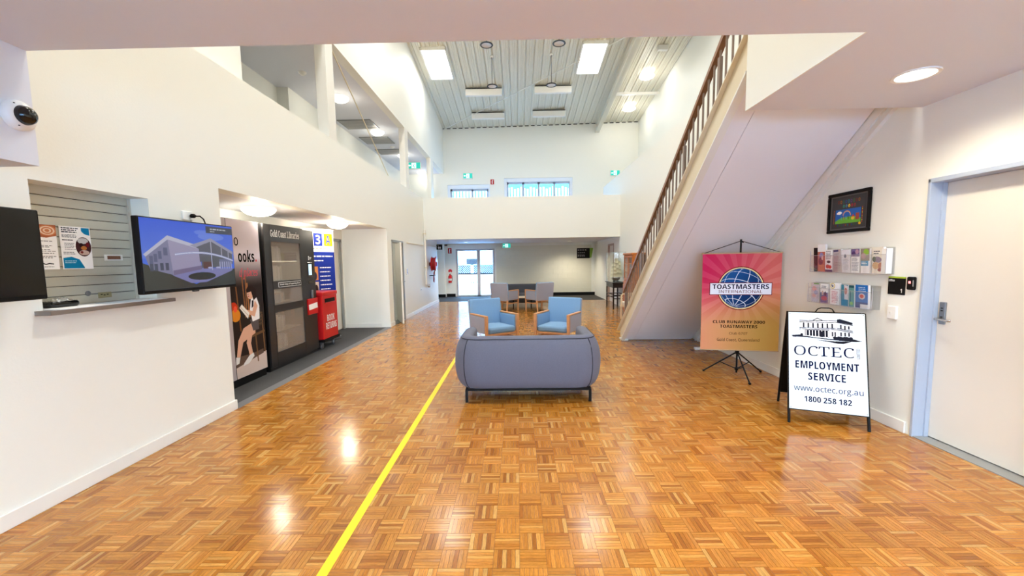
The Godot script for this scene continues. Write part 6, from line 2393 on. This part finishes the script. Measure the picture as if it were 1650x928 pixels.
func stands() -> void:
	var o := thing("banner_stand", "red and gold club banner hung on a black tripod stand by the stairs", "banner", Vector3(2.78, 0, -5.36))
	var R := Basis.from_euler(Vector3(0, deg_to_rad(-11.5), 0))
	var ctr := Vector3(-0.01, 0, 0.05)
	B()
	tube([Vector3(0, 0.03, 0), Vector3(0, 1.72, 0)], 0.011, 8)
	mm(-0.02, 0.02, 0.27, 0.34, -0.02, 0.02, 0.006)
	mm(-0.018, 0.018, 0.06, 0.1, -0.018, 0.018, 0.006)
	out("pole", M.black, o)
	for f in [Vector3(-0.33, 0.0, -0.2), Vector3(0.37, 0.0, -0.11), Vector3(-0.06, 0.0, 0.43)]:
		B()
		var top := Vector3(0, 0.3, 0)
		var d: Vector3 = (f - top).normalized()
		tube([top + d * 0.01, f + Vector3(0, 0.012, 0)], 0.009, 6)
		tube([Vector3(0, 0.08, 0), top + (f - top) * 0.5], 0.006, 6)
		bx(f + Vector3(0, 0.012, 0), Vector3(0.03, 0.024, 0.03), 0.008)
		out("leg", M.black, o)
	B(); X = Transform3D(R, ctr)
	mm(-0.45, 0.45, 0.33, 1.545, -0.001, 0.0)
	out("cloth", mt("banner_back", c8(214, 180, 140), 0.7), o)
	B(); X = Transform3D(R, ctr)
	tube([Vector3(-0.46, 1.548, -0.004), Vector3(0.46, 1.548, -0.004)], 0.009, 8)
	tube([Vector3(-0.455, 0.33, -0.004), Vector3(0.455, 0.33, -0.004)], 0.008, 8)
	out("rail", mt("rail_tan", c8(190, 160, 120), 0.4), o)
	B()
	for s in [-0.44, 0.44]:
		tube([Vector3(0, 1.7, 0), Transform3D(R, ctr) * Vector3(s, 1.55, 0)], 0.004, 6)
	tube([Vector3(0.0, 1.7, 0), Vector3(0.03, 1.68, 0)], 0.008, 6)
	out("cord", M.black, o)
	var face := Node3D.new()
	face.name = "banner_face"
	o.add_child(face)
	face.transform = Transform3D(R, ctr + R * Vector3(0, 0.9375, 0.0015))
	var W := 0.9
	var H := 1.215
	sheet("print", face, W, H, Vector3.ZERO, club_print())
	var nv: Material = mt("navy_ink", c8(10, 18, 58), 0.9, 0.0, {"metallic_specular": 0.1})
	var mr: Material = mt("maroon_ink", c8(108, 36, 52), 0.9, 0.0, {"metallic_specular": 0.1})
	var dk: Material = mt("brown_ink", c8(28, 12, 12), 0.9, 0.0, {"metallic_specular": 0.1})
	var py := func(v: float) -> float: return H * (0.5 - v)
	letters(face, "TOASTMASTERS", "Droid Sans", true, 0.645, 0.058, Vector3(-0.004, py.call(0.338), 0.0015), nv)
	letters(face, "INTERNATIONAL", "Droid Sans", false, 0.5, 0.036, Vector3(-0.004, py.call(0.389), 0.0015), mr)
	letters(face, "CLUB RUNAWAY 2000", "Droid Sans", true, 0.6, 0.037, Vector3(-0.01, py.call(0.703), 0.0015), dk)
	letters(face, "TOASTMASTERS", "Droid Sans", true, 0.43, 0.037, Vector3(-0.01, py.call(0.75), 0.0015), dk)
	letters(face, "Club 6707", "Droid Sans", false, 0.21, 0.032, Vector3(-0.01, py.call(0.822), 0.0015), dk)
	letters(face, "Gold Coast, Queensland", "Droid Sans", false, 0.49, 0.048, Vector3(-0.01, py.call(0.893), 0.0015), dk)
	# folding pavement sign
	var a := thing("folding_sign", "white folding pavement sign in a black frame before the brochure racks", "sign", Vector3(2.837, 0, -3.94), -23.5)
	var apex := 0.975
	var dep := 0.315
	var lean := atan2(dep - 0.01, apex)
	var ln := sqrt(apex * apex + dep * dep)
	for sd in [1.0, -1.0]:
		var T := Transform3D(Basis.from_euler(Vector3(0, 0.0 if sd > 0 else PI, 0)) * Basis.from_euler(Vector3(-lean, 0, 0)), Vector3(0, 0, dep * sd))
		B(); X = T
		mm(-0.3, -0.28, 0, ln, -0.012, 0.012, 0.003)
		mm(0.28, 0.3, 0, ln, -0.012, 0.012, 0.003)
		mm(-0.28, 0.28, ln - 0.025, ln, -0.012, 0.012, 0.003)
		mm(-0.28, 0.28, 0.12, 0.14, -0.012, 0.012, 0.003)
		out("leg_frame", M.black, a)
		B(); X = T
		mm(-0.289, 0.289, 0.128, ln - 0.008, 0.0125 if sd > 0 else -0.006, 0.0165 if sd > 0 else 0.0, 0.001)
		out("panel", mt("sign_white", c8(220, 234, 246), 0.35) if sd > 0 else M.black, a)
		if sd > 0:
			var f := Node3D.new()
			f.name = "sign_face"
			a.add_child(f)
			var ph := ln - 0.136
			var pw := 0.578
			f.transform = T * Transform3D(Basis.IDENTITY, Vector3(0, 0.128 + ph / 2, 0.0175))
			var pz := func(u: float, v: float) -> Vector3: return Vector3((u - 0.5) * pw, (0.5 - v) * ph, 0.0004)
			sheet("print", f, pw * 0.92, ph * 0.275, pz.call(0.5, 0.185), hall_print())
			letters(f, "OCTEC", "Droid Serif", false, pw * 0.775, ph * 0.1, pz.call(0.46, 0.4), nv)
			letters(f, "LIMITED", "Droid Sans", false, ph * 0.1, pw * 0.04, pz.call(0.9, 0.405), nv, Vector3(0, 0, PI / 2))
			letters(f, "EMPLOYMENT", "Droid Sans", true, pw * 0.815, ph * 0.075, pz.call(0.495, 0.545), nv)
			letters(f, "SERVICE", "Droid Sans", true, pw * 0.48, ph * 0.075, pz.call(0.495, 0.66), nv)
			letters(f, "www.octec.org.au", "Droid Sans", false, pw * 0.88, ph * 0.07, pz.call(0.505, 0.795), mt("blue_ink", c8(22, 40, 92), 0.9, 0.0, {"metallic_specular": 0.1}))
			letters(f, "1800 258 182", "Droid Sans", true, pw * 0.6, ph * 0.055, pz.call(0.5, 0.89), nv)
			B()
			for sx in [0.02, 0.98]:
				for sy in [0.015, 0.985]:
					var p: Vector3 = pz.call(sx, sy)
					bx(p, Vector3(0.006, 0.006, 0.002))
			out("fixing", M.charcoal, f)
	B()
	tube([Vector3(-0.075, apex, 0), Vector3(-0.055, apex + 0.035, 0), Vector3(-0.03, apex + 0.045, 0), Vector3(0.03, apex + 0.045, 0), Vector3(0.055, apex + 0.035, 0), Vector3(0.075, apex, 0)], 0.005, 6)
	out("handle", M.black, a)
	var cbl := thing("power_board", "white power board on the floor at the foot of the stair soffit beside the banner", "power board", Vector3(2.98, 0, -6.9))
	B()
	mm(-0.1, 0.1, 0, 0.04, -0.03, 0.03, 0.006)
	tube([Vector3(0.1, 0.02, 0), Vector3(0.16, 0.06, 0.03), Vector3(0.2, 0.1, 0.02), Vector3(0.25, 0.14, 0.0)], 0.005, 6)
	out("body", M.white_plastic, cbl)
